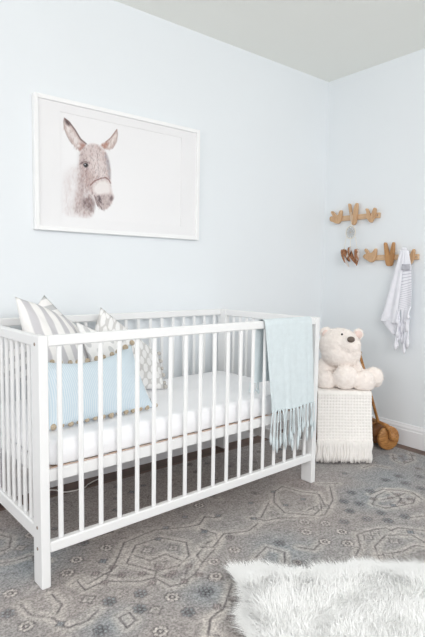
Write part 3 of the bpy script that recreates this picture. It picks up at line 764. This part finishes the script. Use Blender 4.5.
dk('ear2in', (238, 228, 224), .9, .005, 60)
dk('ear2base', (170, 104, 80), .85, .006, 90)
cv.line([DK['ear2'][i] for i in (0, 9, 8, 7)], .003, lin((150, 106, 96)), .8, .002)
cv.line([DK['ear2'][i] for i in (0, 1, 2, 3)], .002, lin((170, 140, 134)), .8, .002)
dk('head', (216, 202, 200), 1, .006)
dk('headshade', (170, 150, 150), .55, .02, 70); dk('cheek', (176, 146, 140), .6, .014, 90); dk('rim', (150, 150, 160), .6, .006, 90); dk('blaze', (232, 222, 220), .6, .012, 60)
hd = np.array(DK['head'])
# hair strokes on the head, darker on forehead and cheek
r2 = np.random.default_rng(5)
def inside(p, poly):
    c = False
    for a, b in zip(poly, np.roll(poly, -1, 0)):
        if (a[1] > p[1]) != (b[1] > p[1]) and p[0] < (b[0] - a[0]) * (p[1] - a[1]) / (b[1] - a[1] + 1e-12) + a[0]: c = not c
    return c
def strokes(key, n, cols, ln=.012, wd=.0010, a=.55):
    poly = np.array(DK[key]); lo, hi = poly.min(0), poly.max(0); k = 0
    while k < n:
        p = r2.uniform(lo, hi)
        if not inside(p, poly): k += .2; continue
        an = -PI / 2 + r2.normal(0, .45); l = ln * r2.uniform(.5, 1.2)
        cv.line([p, p + np.array([math.cos(an), math.sin(an)]) * l], wd, lin(cols[r2.integers(len(cols))]), a, .0016); k += 1
strokes('head', 700, [(150, 124, 120), (112, 92, 96), (232, 222, 220), (176, 136, 124), (214, 200, 198)], .011, .0011, .6)
strokes('neck', 350, [(150, 128, 126), (226, 216, 214), (180, 150, 144)])
strokes('chin', 140, [(96, 78, 80), (120, 98, 98), (170, 150, 148)])
strokes('body', 260, [(224, 214, 212), (206, 192, 190), (238, 234, 234)], .016, .0012, .45)
strokes('ear1', 90, [(150, 124, 120), (236, 228, 226), (186, 160, 154)], .014)
strokes('ear2', 60, [(150, 124, 120), (236, 228, 226)], .012)
dk('muzzle', (240, 234, 232), .9, .009)
dk('nose', (196, 180, 178), 1, .006, 80)
dk('nostril1', (84, 66, 70), .9, .004); dk('nostril2', (104, 84, 86), .85, .004)
strokes('nose', 110, [(110, 92, 94), (214, 202, 200), (90, 74, 78)], .009)
cv.line([DK['nose'][i] for i in (8, 0, 7)], .002, lin((100, 80, 82)), .8, .002)
cv.line(DK['halter'], .0026, lin((128, 84, 78)), .9, .002)
dk('brow', (96, 70, 70), .85, .003); dk('eye', (40, 34, 42), 1, .003)
e0 = np.mean(DK['eye'], 0); cv.blob(e0[0] - .003, e0[1] + .003, .0025, .0025, lin((235, 235, 240)), .9)
P = np.zeros(cv.X.shape + (3,)); P[..., 0] = cv.X - w.x; P[..., 1] = -.0145 - w.y; P[..., 2] = cv.Y - w.z
pr_ = grid_mesh('donkey_print', P, attr_mat('print_paper', .8), fr, uv=False, smooth=False)
set_colors(pr_, cv.c.reshape(-1, 3)); pr_['label'] = 'photo print of a donkey head'
def glass_mat():
    m, nt, b = mat_new('picture_glass'); L = nt.links.new
    for n_ in list(nt.nodes):
        if n_.type != 'OUTPUT_MATERIAL': nt.nodes.remove(n_)
    out = [n_ for n_ in nt.nodes][0]
    t = N(nt, 'ShaderNodeBsdfTransparent'); g = N(nt, 'ShaderNodeBsdfGlossy', Roughness=.02); f = N(nt, 'ShaderNodeValue'); f.outputs[0].default_value = .02
    mx = N(nt, 'ShaderNodeMixShader'); L(f.outputs[0], mx.inputs[0]); L(t.outputs[0], mx.inputs[1]); L(g.outputs[0], mx.inputs[2]); L(mx.outputs[0], out.inputs['Surface'])
    return m
fb(PX0 + FW - .002, PX1 - FW + .002, -.0215, -.0195, PZ0 + FW - .002, PZ1 - FW + .002, 0).build('glass_pane', glass_mat(), fr)
tag(fr, 'white framed photo print of a donkey hanging on the back wall above the crib', 'picture')

# ---------------------------------------------------------------- hook racks on the right wall
def extrude_yz(pts, x0, x1, mat, name, parent, wv, bev=.003):
    p = np.array(pts); q = []
    for i in range(len(p)):
        a, b = p[i], p[(i + 1) % len(p)]; q += [a * .78 + b * .22, a * .22 + b * .78]
    q = np.array(q); c = q.mean(0)
    n = len(q)
    ar = .5 * np.sum(q[:, 0] * np.roll(q[:, 1], -1) - np.roll(q[:, 0], -1) * q[:, 1])
    # inward normals for the rounded front edge
    t = np.roll(q, -1, 0) - np.roll(q, 1, 0); nn_ = np.stack([-t[:, 1], t[:, 0]], 1) * (1 if ar > 0 else -1); nn_ /= np.linalg.norm(nn_, axis=1, keepdims=True)
    rings = [(x1, 0), (x0 + bev, 0), (x0 + bev * .3, bev * .3), (x0, bev * .8)]
    vs = []
    for x, ins in rings:
        for k in range(n): y, z = q[k] + nn_[k] * ins; vs.append((x - wv[0], y - wv[1], z - wv[2]))
    fs = []
    for j in range(len(rings) - 1):
        for k in range(n): k2 = (k + 1) % n; fs.append((j * n + k, j * n + k2, (j + 1) * n + k2, (j + 1) * n + k))
    fs.append(tuple(range(n))); fs.append(tuple((len(rings) - 1) * n + k for k in range(n))[::-1])
    me = bpy.data.meshes.new(name); me.from_pydata(vs, [], fs)
    import bmesh
    bm = bmesh.new(); bm.from_mesh(me); bmesh.ops.recalc_face_normals(bm, faces=bm.faces)
    bmesh.ops.triangulate(bm, faces=[f for f in bm.faces if len(f.verts) > 4], ngon_method='EAR_CLIP'); bm.to_mesh(me); bm.free()
    return link(name, me, mat, parent, False)
def rack(bar, shapes, label):
    b = np.array(bar); y0, y1 = b[:, 0].min() + .020, b[:, 0].max(); z0, z1 = b[:, 1].mean() - .0165, b[:, 1].mean() + .0165
    r = empty('hook_rack', (-.001, (y0 + y1) / 2, z0)); wv = r.location
    m = MB(); m.box(-.018 - wv[0], 0 - .001 - wv[0], y0 - wv[1], y1 - wv[1], 0, z1 - z0, b=.002); m.build('rail', M['beech'], r)
    m = MB(); m.lathe([(0, .004), (.002, .004), (.003, .002)], (-.018 - wv[0], y0 + .012 - wv[1], (z1 - z0) / 2), (-1, 0, 0), 12); m.build('screw', M['screw'], r)
    for nm, pts, mt_ in shapes:
        extrude_yz(pts, -.034, -.0185, mt_, nm, r, wv)
    tag(r, label, 'hook rack', 'wooden hand shaped hook racks on the right wall'); return r
M['beech2'] = wood('beech_hook', (190, 152, 116), (212, 176, 138), (60, 60, 14))
rack(BAR1, [('hand_hook', HAND1, M['beech2']), ('victory_sign_hook', VEE1, M['beech2']), ('victory_sign_hook', HEART1, M['beech2'])], 'upper pale wooden hook rack with hand shaped pegs, dream catcher hanging from its middle peg')
rack(BAR2, [('hand_hook', HAND2, M['beech2']), ('victory_sign_hook', VEE2, M['oak']), ('victory_sign_hook', HEART2, M['beech2'])], 'lower wooden hook rack with hand shaped pegs, white towel hanging from its right peg')

# dream catcher
dc = empty('dream_catcher', (-.05, -.258, 1.302)); 
Rr = .036
m = MB(); m.tube([(0, Rr * math.cos(t), Rr * math.sin(t) * 1.12) for t in np.linspace(0, 2 * PI, 33)], .0026, 8, cap=False); m.build('hoop', M['cord'], dc, True)
m = MB()
for ring_, q in ((.98, 10), (.72, 10), (.48, 10), (.26, 10)):
    pts = [(0, Rr * ring_ * math.cos(t + ring_ * 3) * (1 if k % 2 else .84), Rr * 1.12 * ring_ * math.sin(t + ring_ * 3) * (1 if k % 2 else .84)) for k, t in enumerate(np.linspace(0, 2 * PI, 2 * q + 1))]
    m.tube(pts, .0011, 5, cap=False)
for k in range(10):
    t = 2 * PI * k / 10; m.tube([(0, Rr * math.cos(t), Rr * 1.12 * math.sin(t)), (0, Rr * .2 * math.cos(t + .5), Rr * .2 * math.sin(t + .5))], .0009, 5)
m.build('web', M['web'], dc)
m = MB(); m.ball((-.002, 0, 0), .0045, 10, 6); m.build('bead', M['tan'], dc, True)
m = MB(); m.tube([(0, -.001, Rr * 1.12), (.006, .006, .07), (.010, .012, .108), (.0105, .012, .128), (.0105, .006, .130), (.010, .000, .108), (.006, -.002, .07), (0, .001, Rr * 1.12)], .0014, 6); m.build('hanging_loop', M['cord'], dc, True)
def feather(p, ln, wd, tilt, mat, yaw):
    n = 14; P = np.zeros((n, 7, 3))
    for j in range(n):
        t = j / (n - 1); hw = wd * (math.sin(PI * min(t * .95 + .04, 1)) ** .7) * (1 - .25 * t)
        for i in range(7):
            s = (i - 3) / 3
            y = s * hw + tilt * ln * t * t; z = -ln * t + abs(s) * hw * .6 + random.uniform(-.002, .002); x = -.006 * (1 - s * s) - .004 * math.sin(t * 3)
            P[j, i] = (p[0] + x * math.cos(yaw) + math.sin(yaw) * s * hw, p[1] + y, p[2] + z)
    f_ = grid_mesh('feather', P, mat, dc, uv=False, thick=.0008)
for sy, cols in ((.042, 5), (-.002, 4), (-.05, 5)):
    m = MB(); top = (0, sy * .75, -Rr * .8); bot = (0, sy * 1.1, -.095 - abs(sy) * .3)
    m.tube([top, (-.001, sy * .95, -.07), bot], .0016, 6); m.build('cord', M['cord'], dc, True)
    m = MB(); m.ball(bot, .005, 10, 6); m.build('bead', M['tan'], dc, True)
    for q in range(cols):
        ln = random.uniform(.055, .115)
        feather((-.003 * q, bot[1] + random.uniform(-.012, .012), bot[2] - .002), ln, random.uniform(.011, .017), random.uniform(-.6, .5), (M['feather_b'], M['feather_d'], M['feather_w'], M['feather_b'])[q % 4], random.uniform(-.5, .5))
tag(dc, 'small dream catcher with brown feathers hanging from the upper hook rack', 'dream catcher')

# towel
tw = empty('hanging_towel', (-.056, -.643, 1.172)); wv = np.array((-.05, -.61, 1.19))
TS = stripes('towel_thin_stripes', (238, 238, 244), (190, 190, 202), 24, math.radians(90), .2, soft=.1)
_nt = TS.node_tree; _r = next(n_ for n_ in _nt.nodes if n_.type == 'VALTORGB'); _b = _nt.nodes['Principled BSDF']
_t = _nt.nodes.new('ShaderNodeTexCoord'); _s = _nt.nodes.new('ShaderNodeSeparateXYZ'); _g = N(_nt, 'ShaderNodeMath', operation='GREATER_THAN'); _g.inputs[1].default_value = .30
_m = _nt.nodes.new('ShaderNodeMixRGB'); _m.inputs[1].default_value = (*lin((238, 238, 244)), 1)
_nt.links.new(_t.outputs['UV'], _s.inputs[0]); _nt.links.new(_s.outputs['Y'], _g.inputs[0]); _nt.links.new(_g.outputs[0], _m.inputs[0]); _nt.links.new(_r.outputs['Color'], _m.inputs[2]); _nt.links.new(_m.outputs[0], _b.inputs['Base Color'])
def sheet(name, left, right, mat, x0, amp, ph, nu=26, nv=46, folds=3, parent=tw, z=None):
    left = np.array(left, float); right = np.array(right, float)
    tl = np.linspace(0, 1, len(left)); tr = np.linspace(0, 1, len(right)); P = np.zeros((nv, nu, 3))
    for j in range(nv):
        t = j / (nv - 1); a = np.array([np.interp(t, tl, left[:, 0]), np.interp(t, tl, left[:, 1])]); b = np.array([np.interp(t, tr, right[:, 0]), np.interp(t, tr, right[:, 1])])
        for i in range(nu):
            u = i / (nu - 1); q = a * (1 - u) + b * u
            x = x0 - amp * (.35 + .65 * t) * (math.sin(u * PI * folds + ph) * .5 + .5) - .012 * math.sin(PI * min(u * 1.0, 1)) * (1 - t)
            if t < .06: x = x * 1 - 0
            P[j, i] = (x, q[0], q[1])
    o = grid_mesh(name, P - wv, mat, parent, thick=.003); return P
A = sheet('towel_body', [(-.594, 1.196), (-.57, 1.10), (-.535, .96), (-.50, .83), (-.481, .768)], [(-.632, 1.198), (-.622, 1.10), (-.612, .98), (-.603, .86), (-.598, .755)], M['towel'], -.050, .018, .3, folds=3)
# lower flap turned under the hem
sheet('towel_flap', [(-.486, .772), (-.51, .745), (-.545, .712), (-.572, .69)], [(-.60, .80), (-.598, .775), (-.594, .75), (-.586, .70)], M['towel'], -.047, .012, 1.4, nv=16, folds=2)
B_ = sheet('striped_towel_end', [(-.622, 1.196), (-.618, 1.10), (-.612, .98), (-.606, .90), (-.603, .835)], [(-.645, 1.192), (-.668, 1.10), (-.676, 1.0), (-.680, .92), (-.680, .862)], TS, -.052, .012, 1.0, folds=2)
sheet('towel_band', [(-.6185, 1.112), (-.6165, 1.078)], [(-.666, 1.112), (-.669, 1.078)], plain('grey_towel_band', (190, 190, 198), .95, .05, 60, .4, 400), -.0685, .004, 1.0, nv=8, folds=2)
m = MB(); m.ball((-.004, -.004, .012), (.008, .017, .009), 14, 8); m.build('draped_top', M['towel'], tw, True)
for k in range(22):
    u = (k % 8) / 7; p = B_[-1, int(u * 25)] if k < 8 else None
    if k < 8: p = B_[-1, int(u * 25)] + np.array([-.003, 0, .004]); ln = random.uniform(.07, .15)
    elif k < 16: p = np.array([-.062 - .004 * (k % 3), -.60 - .005 * (k % 4), .84 - .018 * (k - 8)]); ln = random.uniform(.09, .13)
    else: p = np.array([-.058, -.622 - .009 * (k - 16), .79 - .012 * (k % 3)]); ln = random.uniform(.12, .19)
    mb = MB(); tassel(mb, p - wv, ln, r=.0050, sway=.016, n=6); mb.build('tassel', M['towel'], tw, True)
tag(tw, 'white towel with thin grey stripes and tassels hanging from the lower hook rack', 'towel')

# ---------------------------------------------------------------- stool, knitted throw, bear
YAW = .6743
Rv = Vector((math.cos(YAW), -math.sin(YAW), 0)); Nv = Vector((math.sin(YAW), math.cos(YAW), 0))
SC = Vector((-.549, -.627, 0))       # middle of the stool's front edge
def S(s, d, z): return SC + Rv * s + Nv * d + Vector((0, 0, z))
st = empty('wooden_stool', S(0, .13, .0092), -YAW)
def sb(m, s0, s1, d0, d1, z0, z1, b=.003): m.box(s0, s1, d0 - .13, d1 - .13, z0 - .0092, z1 - .0092, b=b)
m = MB(); sb(m, -.155, .138, .012, .262, .362, .388, .006); m.build('seat', M['stool'], st)
for s0 in (-.152, .105):
    for d0 in (.018, .226):
        m = MB(); sb(m, s0, s0 + .028, d0, d0 + .028, .0095, .362); m.build('leg', M['stool'], st)
for d0 in (.022, .232):
    m = MB(); sb(m, -.125, .105, d0, d0 + .018, .315, .36); m.build('apron', M['stool'], st)
for s0 in (-.147, .112):
    m = MB(); sb(m, s0, s0 + .018, .046, .226, .315, .36); m.build('apron', M['stool'], st)
    m = MB(); sb(m, s0, s0 + .018, .046, .226, .12, .14); m.build('stretcher', M['stool'], st)
tag(st, 'brown wooden stool mostly hidden under the cream knitted throw beside the crib', 'stool')

kt = empty('knitted_throw', S(0, .0, .39))
def knit():
    path = [(.262, .392)]; d = .262
    while d > .012: d -= .005; path.append((d, .392))
    for k in range(1, 6): t = k / 5 * PI / 2; path.append((.012 - .016 * math.sin(t), .376 + .016 * math.cos(t)))
    z = .376
    while z > .125: z -= .0036; path.append((-.004 - .05 * ((.376 - z) / .3) ** 1.6, z))
    nu = 120; P = np.zeros((len(path), nu, 3)); s_acc = 0
    for j, (d, z) in enumerate(path):
        if j: s_acc += math.hypot(d - path[j - 1][0], z - path[j - 1][1])
        t = max(0, (.376 - z) / .3)
        for i in range(nu):
            u = i / (nu - 1); s = (-.145 + .292 * u) * (1 + .035 * t)
            wf = (abs(math.sin(s_acc / .0165 * PI)) ** .6 * .6 + abs(math.sin(u * .30 / .0165 * PI)) ** .6 * .4) * .0065
            dd = d - .004 * math.sin(u * 11 + 1) * t
            if z < .38: q = (s, dd - wf, z)
            else: q = (s, d, z + wf)
            P[j, i] = S(*q)
    wv = np.array(kt.location)
    grid_mesh('knit_panel', P - wv, M['cream'], kt, uv=False, thick=-.0035)
    for k in range(46):
        u = ((k % 23) + (.5 if k >= 23 else .1)) / 23.2; i = min(int(u * (nu - 1)), nu - 1)
        p = P[-1, i] - wv + np.array(Nv) * (-.004 if k >= 23 else .002) + np.array([0, 0, .012])
        mb = MB(); ln = random.uniform(.106, .122)
        for s in range(3):
            ox = random.uniform(-.007, .007); oo = Rv * ox - Nv * random.uniform(0, .014)
            pts = [Vector(p) + oo * (t_ / 6) + Vector((0, 0, -ln * t_ / 6)) + Rv * .004 * math.sin(t_ + k + s) for t_ in range(7)]
            mb.tube(pts, [.0058, .0075, .0068, .0060, .0068, .0058, .0030], 6)
        mb.build('tassel', M['cream'], kt, True)
knit()
tag(kt, 'cream waffle knit throw with a thick fringe draped over the stool under the bear', 'blanket')

# teddy bear: one continuous plush body
F0 = CAM.copy()
def PXD(px, py, dist):     # a point on the view ray through a photo position, at a given depth (used to lay out the body)
    d = F_ + R_ * ((px - 212.5) / 514.27) - U_ * ((py - 318.5) / 514.27)
    return CAM + d * (dist / d.dot(Nv))
import bmesh
DB = 2.90
BO = PXD(341, 392, DB); BO.z = .40
bear = empty('teddy_bear', BO)
def bp(px, py, d): return PXD(px, py, d) - BO
mb = MB()
HC_ = bp(341, 346, 2.90)
Mr = Matrix((Rv, Nv, Vector((0, 0, 1)))).transposed()
def bl(px, py, d, r, M_=None): mb.ball(bp(px, py, d), r, 28, 18, M=M_ or Mr)
bl(339.5, 345.5, 2.90, (.112, .105, .098))     # head
bl(341, 354, 2.88, (.108, .100, .075))       # cheeks
bl(349, 345, 2.83, (.062, .065, .055))       # muzzle
bl(349, 352, 2.84, (.062, .055, .045))       # chin
bl(326, 333, 2.93, (.034, .024, .036))       # ears
bl(358.5, 334, 2.93, (.028, .024, .034))
bl(339, 368, 2.94, (.095, .09, .085))        # neck and shoulders
bl(339, 381, 2.95, (.112, .10, .085))        # belly
# arms
for a_, b_ in (((326, 366, 2.92, .05), (322, 381, 2.86, .046)), ((352, 366, 2.92, .048), (357, 377, 2.87, .048))):
    for k in range(5):
        t = k / 4; bl(a_[0] * (1 - t) + b_[0] * t, a_[1] * (1 - t) + b_[1] * t, a_[2] * (1 - t) + b_[2] * t, (a_[3] * (1 - t) + b_[3] * t,) * 3)
# legs and feet reaching forward
bl(326, 380.5, 2.84, (.056, .055, .056)); bl(332, 380, 2.88, (.06, .06, .058))
bl(345.5, 377.5, 2.80, (.070, .052, .068))
bl(343, 380, 2.88, (.06, .08, .056))
bl(364, 381.5, 2.80, (.062, .052, .060)); bl(358, 381, 2.88, (.06, .08, .055)); bl(373, 377.5, 2.87, (.055, .055, .060)); bl(366, 379, 2.90, (.055, .06, .055))
me = bpy.data.meshes.new('plush_src'); me.from_pydata(mb.v, [], mb.f)
tmp = bpy.data.objects.new('plush_src', me); C.objects.link(tmp)
rm = tmp.modifiers.new('r', 'REMESH'); rm.mode = 'VOXEL'; rm.voxel_size = .0055
sm = tmp.modifiers.new('s', 'SMOOTH'); sm.factor = .5; sm.iterations = 7
dg = bpy.context.evaluated_depsgraph_get(); ev = tmp.evaluated_get(dg)
bm2 = bpy.data.meshes.new_from_object(ev)
bpy.data.objects.remove(tmp)
bm2.name = 'body'
n = len(bm2.vertices); co = np.zeros(n * 3, dtype=np.float32); no = np.zeros(n * 3, dtype=np.float32)
bm2.vertices.foreach_get('co', co); bm2.vertices.foreach_get('normal', no); co = co.reshape(-1, 3); no = no.reshape(-1, 3)
d = np.array([noise.noise(Vector(c_) * 55) * .6 + noise.noise(Vector(c_) * 120) * .4 for c_ in co.tolist()])
co2 = co + no * (d * .0045)[:, None]
co2[:, 2] = np.maximum(co2[:, 2], .0)
bm2.vertices.foreach_set('co', co2.ravel()); bm2.update(); bm2.materials.clear()
body = link('body', bm2, M['bear'], bear, True)
# short plush tufts over the body
nt_ = 9000; r3 = np.random.default_rng(9)
idx = r3.integers(0, n, nt_); pb = co2[idx]; nb_ = no[idx] + r3.normal(0, .45, (nt_, 3)); nb_ /= np.linalg.norm(nb_, axis=1, keepdims=True)
sd = np.cross(nb_, r3.normal(0, 1, (nt_, 3))); sd /= np.linalg.norm(sd, axis=1, keepdims=True)
hw = .0016; ln_ = r3.uniform(.005, .010, nt_)[:, None]
tip = pb + nb_ * ln_; tip[:, 2] = np.maximum(tip[:, 2], 0)
VV = np.stack([pb - nb_ * .001 - sd * hw, pb - nb_ * .001 + sd * hw, tip], 1).reshape(-1, 3)
me = bpy.data.meshes.new('plush_pile'); me.from_pydata(VV.tolist(), [], np.arange(nt_ * 3).reshape(-1, 3).tolist())
o = link('plush_pile', me, M['bear'], body, False); tag(o, kind='stuff')
m = MB(); m.ball(bp(351, 339.5, 2.772), (.021, .014, .0165), 18, 12, M=Mr); o = m.build('nose', M['nose'], bear, True)
for (px, py, dd) in ((342, 334.3, 2.802), (358.2, 339.0, 2.90)):
    m = MB(); m.ball(bp(px, py, dd), .006, 12, 8); m.build('eye', M['eye'], bear, True)
for px, py, dd in ((326, 334, 2.916), (358.5, 334.5, 2.916)):
    m = MB(); m.ball(bp(px, py, dd - .006), (.022, .010, .024), 14, 10, M=Mr); m.build('inner_ear', M['bear_ear'], bear, True)
m = MB(); m.tube([bp(351.5, 342, 2.772), bp(351.5, 346.5, 2.775), bp(348, 348.5, 2.778)], .0022, 6); m.build('mouth_stitch', M['bear_ear'], bear, True)
tag(bear, 'cream plush teddy bear with a brown nose sitting on the draped stool', 'teddy bear')


# ---------------------------------------------------------------- wooden push roller
ax = (Rv * -.30 + Nv * .954).normalized()
DC = PXD(389.3, 437.3, 2.93); DC.z = .081
ty = empty('push_toy', (DC.x, DC.y, .0092)); wv = Vector(ty.location)
c0 = DC - wv
RD = .0705
m = MB(); m.lathe([(0, .004), (0, RD - .004), (.004, RD), (.018, RD), (.021, RD - .003), (.021, .01)], c0, ax, 40); m.build('wheel', M['toy'], ty, True)
m = MB(); m.lathe([(0, .004), (0, RD - .004), (.004, RD), (.018, RD), (.021, RD - .003), (.021, .01)], c0 + ax * .125, ax, 40); m.build('wheel', M['toy'], ty, True)
m = MB(); m.lathe([(.021, .056), (.125, .056)], c0, ax, 32); m.build('drum', M['toyd'], ty, True)
m = MB(); m.lathe([(-.034, .007), (-.034, .008), (.18, .008)], c0, ax, 14); m.build('axle', M['toyd'], ty, True)
def P3(px, py, d): return PXD(px, py, d) - wv
# side arms from the axle to the crossbar
up_ = (Rv * -.30 + Vector((0, 0, .95))).normalized()
top0 = c0 - ax * .020 + up_ * .082
bot0 = c0 - ax * .020 - up_ * .004 + Rv * .012
def arm(off):
    m = MB(); N_ = 14; pts = []; rs = []
    for i in range(N_):
        t = i / (N_ - 1); pts.append(bot0.lerp(top0, t) + ax * off)
    # spindle: bulb at the axle, waist, bulb at the crossbar
    w_ = [.008, .016, .0185, .0185, .017, .0145, .012, .0105, .010, .0105, .0125, .0145, .0140, .007]
    m.tube(pts, w_, 14); m.v = [tuple(Vector(v)) for v in m.v]
    m.build('arm', M['toy'], ty, True)
arm(0); arm(.187)
m = MB(); m.lathe([(-.004, .010), (.19, .010)], top0, ax, 16); m.build('crossbar', M['toy'], ty, True)
jb = top0 + ax * .092
tp = P3(359.5, 353, 3.075)
m = MB(); m.tube([jb, jb.lerp(tp, .5), tp], [.0085, .0085, .0085], 12); m.build('handle', M['toy'], ty, True)
m = MB(); m.tube([tp + Rv * .012 + Vector((0, 0, .004)), tp - Rv * .03 - Vector((0, 0, .01))], .009, 12); m.build('hand_grip', M['toyd'], ty, True)
tag(ty, 'honey coloured wooden push roller toy leaning behind the stool by the right wall', 'toy')


# ---------------------------------------------------------------- white shaggy rug
def shag():
    A0 = Vector((-1.762, -1.080, 0)); r = Vector((.78, -.626, 0)); n = Vector((-.43, -.903, 0))
    A0 = A0
    LR, LN = 1.15, 1.0
    root_z = .011
    def shape(u, v):   # u along top edge, v down towards the viewer (0..1)
        wob = .018 * math.sin(u * 9 + .5) + .012 * math.sin(u * 23 + 2)
        wl = .02 * math.sin(v * 8 + 1) + .010 * math.sin(v * 19)
        return A0 + r * (u * LR + wl * (1 - u)) + n * (v * LN + wob * (1 - v)) - n * (0 if False else 0)
    nu, nv = 70, 60; P = np.zeros((nv, nu, 3))
    for j in range(nv):
        for i in range(nu):
            u, v = i / (nu - 1), j / (nv - 1); p = shape(u, v)
            e = min(u, 1 - u, v, 1 - v) * 14
            P[j, i] = (p.x, p.y, root_z + .016 * min(1, e) ** .5 + .006 * noise.noise(Vector((p.x * 9, p.y * 9, 0))) * min(1, e))
    base = grid_mesh('shaggy_rug', P[:, ::-1], M['white_fur'], uv=False)
    tag(base, 'fluffy white shaggy fur rug lying on the grey rug in the foreground', 'rug')
    # pile: many tapered curved strands
    NS = 90000
    U = rng.random(NS); V = rng.random(NS)
    # denser along the visible top and left edges
    k = NS // 6; V[:k] = rng.random(k) ** 2 * .05; U[k:k + k // 2] = rng.random(k // 2) ** 2 * .05
    base_p = np.array([tuple(shape(u, v)) for u, v in zip(U, V)])
    base_p[:, 2] = root_z + .010
    e = np.minimum(np.minimum(U, 1 - U), np.minimum(V, 1 - V)) * 14
    base_p[:, 2] += .006 * np.clip(e, 0, 1)
    f1 = fnoise(base_p[:, 0] + 9, base_p[:, 1] + 9, 14, 41, 2) - .5; f2 = fnoise(base_p[:, 0] + 9, base_p[:, 1] + 9, 14, 42, 2) - .5
    dx = f1 * 2.0 + rng.normal(0, .35, NS); dy = f2 * 2.0 + rng.normal(0, .35, NS)
    # edge strands lean outwards
    oe = np.clip(1 - V * 16, 0, 1)[:, None] * -np.array(n) + np.clip(1 - U * 16, 0, 1)[:, None] * -np.array(r)
    D = np.stack([dx, dy, np.zeros(NS)], 1) + oe[:, :3] * .9
    Ln = rng.uniform(.030, .052, NS)
    seg = 3; V_ = []; wd = rng.uniform(.0008, .0014, NS)
    side = np.stack([-D[:, 1], D[:, 0], np.zeros(NS)], 1); side /= (np.linalg.norm(side, axis=1, keepdims=True) + 1e-9)
    rows = []
    for s in range(seg + 1):
        t = s / seg
        c = base_p + D * (Ln * .75 * t * (.5 + .6 * t))[:, None]; c[:, 2] += Ln * t * (1.0 - .45 * t)
        hw = (wd * (1 - t) ** .7)[:, None]
        if s < seg: rows += [c - side * hw, c + side * hw]
        else: rows += [c]
    VV = np.stack(rows, 1).reshape(-1, 3); per = 2 * seg + 1
    b0 = np.arange(NS) * per; tris = []
    for s in range(seg - 1):
        a = 2 * s; tris.append(np.stack([b0 + a, b0 + a + 1, b0 + a + 3], 1)); tris.append(np.stack([b0 + a, b0 + a + 3, b0 + a + 2], 1))
    a = 2 * (seg - 1); tris.append(np.stack([b0 + a, b0 + a + 1, b0 + a + 2], 1))
    F = np.concatenate(tris)
    me = bpy.data.meshes.new('pile')
    me.vertices.add(len(VV)); me.vertices.foreach_set('co', VV.astype(np.float32).ravel())
    me.loops.add(F.size); me.loops.foreach_set('vertex_index', F.ravel().astype(np.int32))
    me.polygons.add(len(F)); me.polygons.foreach_set('loop_start', np.arange(0, F.size, 3, dtype=np.int32)); me.polygons.foreach_set('loop_total', np.full(len(F), 3, dtype=np.int32))
    me.update(calc_edges=True)
    o = link('pile', me, M['white_fur'], base, False); tag(o, kind='stuff')
shag()

# ---------------------------------------------------------------- light
wd = bpy.data.worlds.new('world'); bpy.context.scene.world = wd; wd.use_nodes = True
bg = wd.node_tree.nodes['Background']; bg.inputs['Color'].default_value = (.93, .96, 1.0, 1); bg.inputs['Strength'].default_value = 0.5
def area(name, loc, target, sx, sy, power, col):
    l = bpy.data.lights.new(name, 'AREA'); l.shape = 'RECTANGLE'; l.size = sx; l.size_y = sy; l.energy = power; l.color = col
    o = bpy.data.objects.new(name, l); C.objects.link(o); o.location = loc
    o.rotation_euler = (Vector(target) - Vector(loc)).to_track_quat('-Z', 'Y').to_euler(); return o
area('fill_light', (-2.6, -3.6, 2.2), (-.9, -.9, .0), 1.8, 1.2, 52, (1.0, .995, .985))  # added fill lamp high in front, brightens floor and lower walls, no window modelled
area('fill_light', (-4.85, -2.2, 1.4), (.0, -1.3, .2), 1.8, 1.6, 29, (1.0, .995, .99))  # added fill for daylight from the open left, lifts right wall and crib end
area('fill_light', (-2.2, -4.6, 1.7), (-.2, -1.0, .0), 2.6, .9, 30, (.99, .995, 1.0))  # added fill lamp behind the camera, aimed to brighten the lower right wall
sc = bpy.context.scene
sc.view_settings.view_transform = 'Standard'; sc.view_settings.look = 'None'; sc.view_settings.gamma = 1
sc.view_settings.exposure = 0.1
sc.cycles.max_bounces = 10; sc.cycles.diffuse_bounces = 6
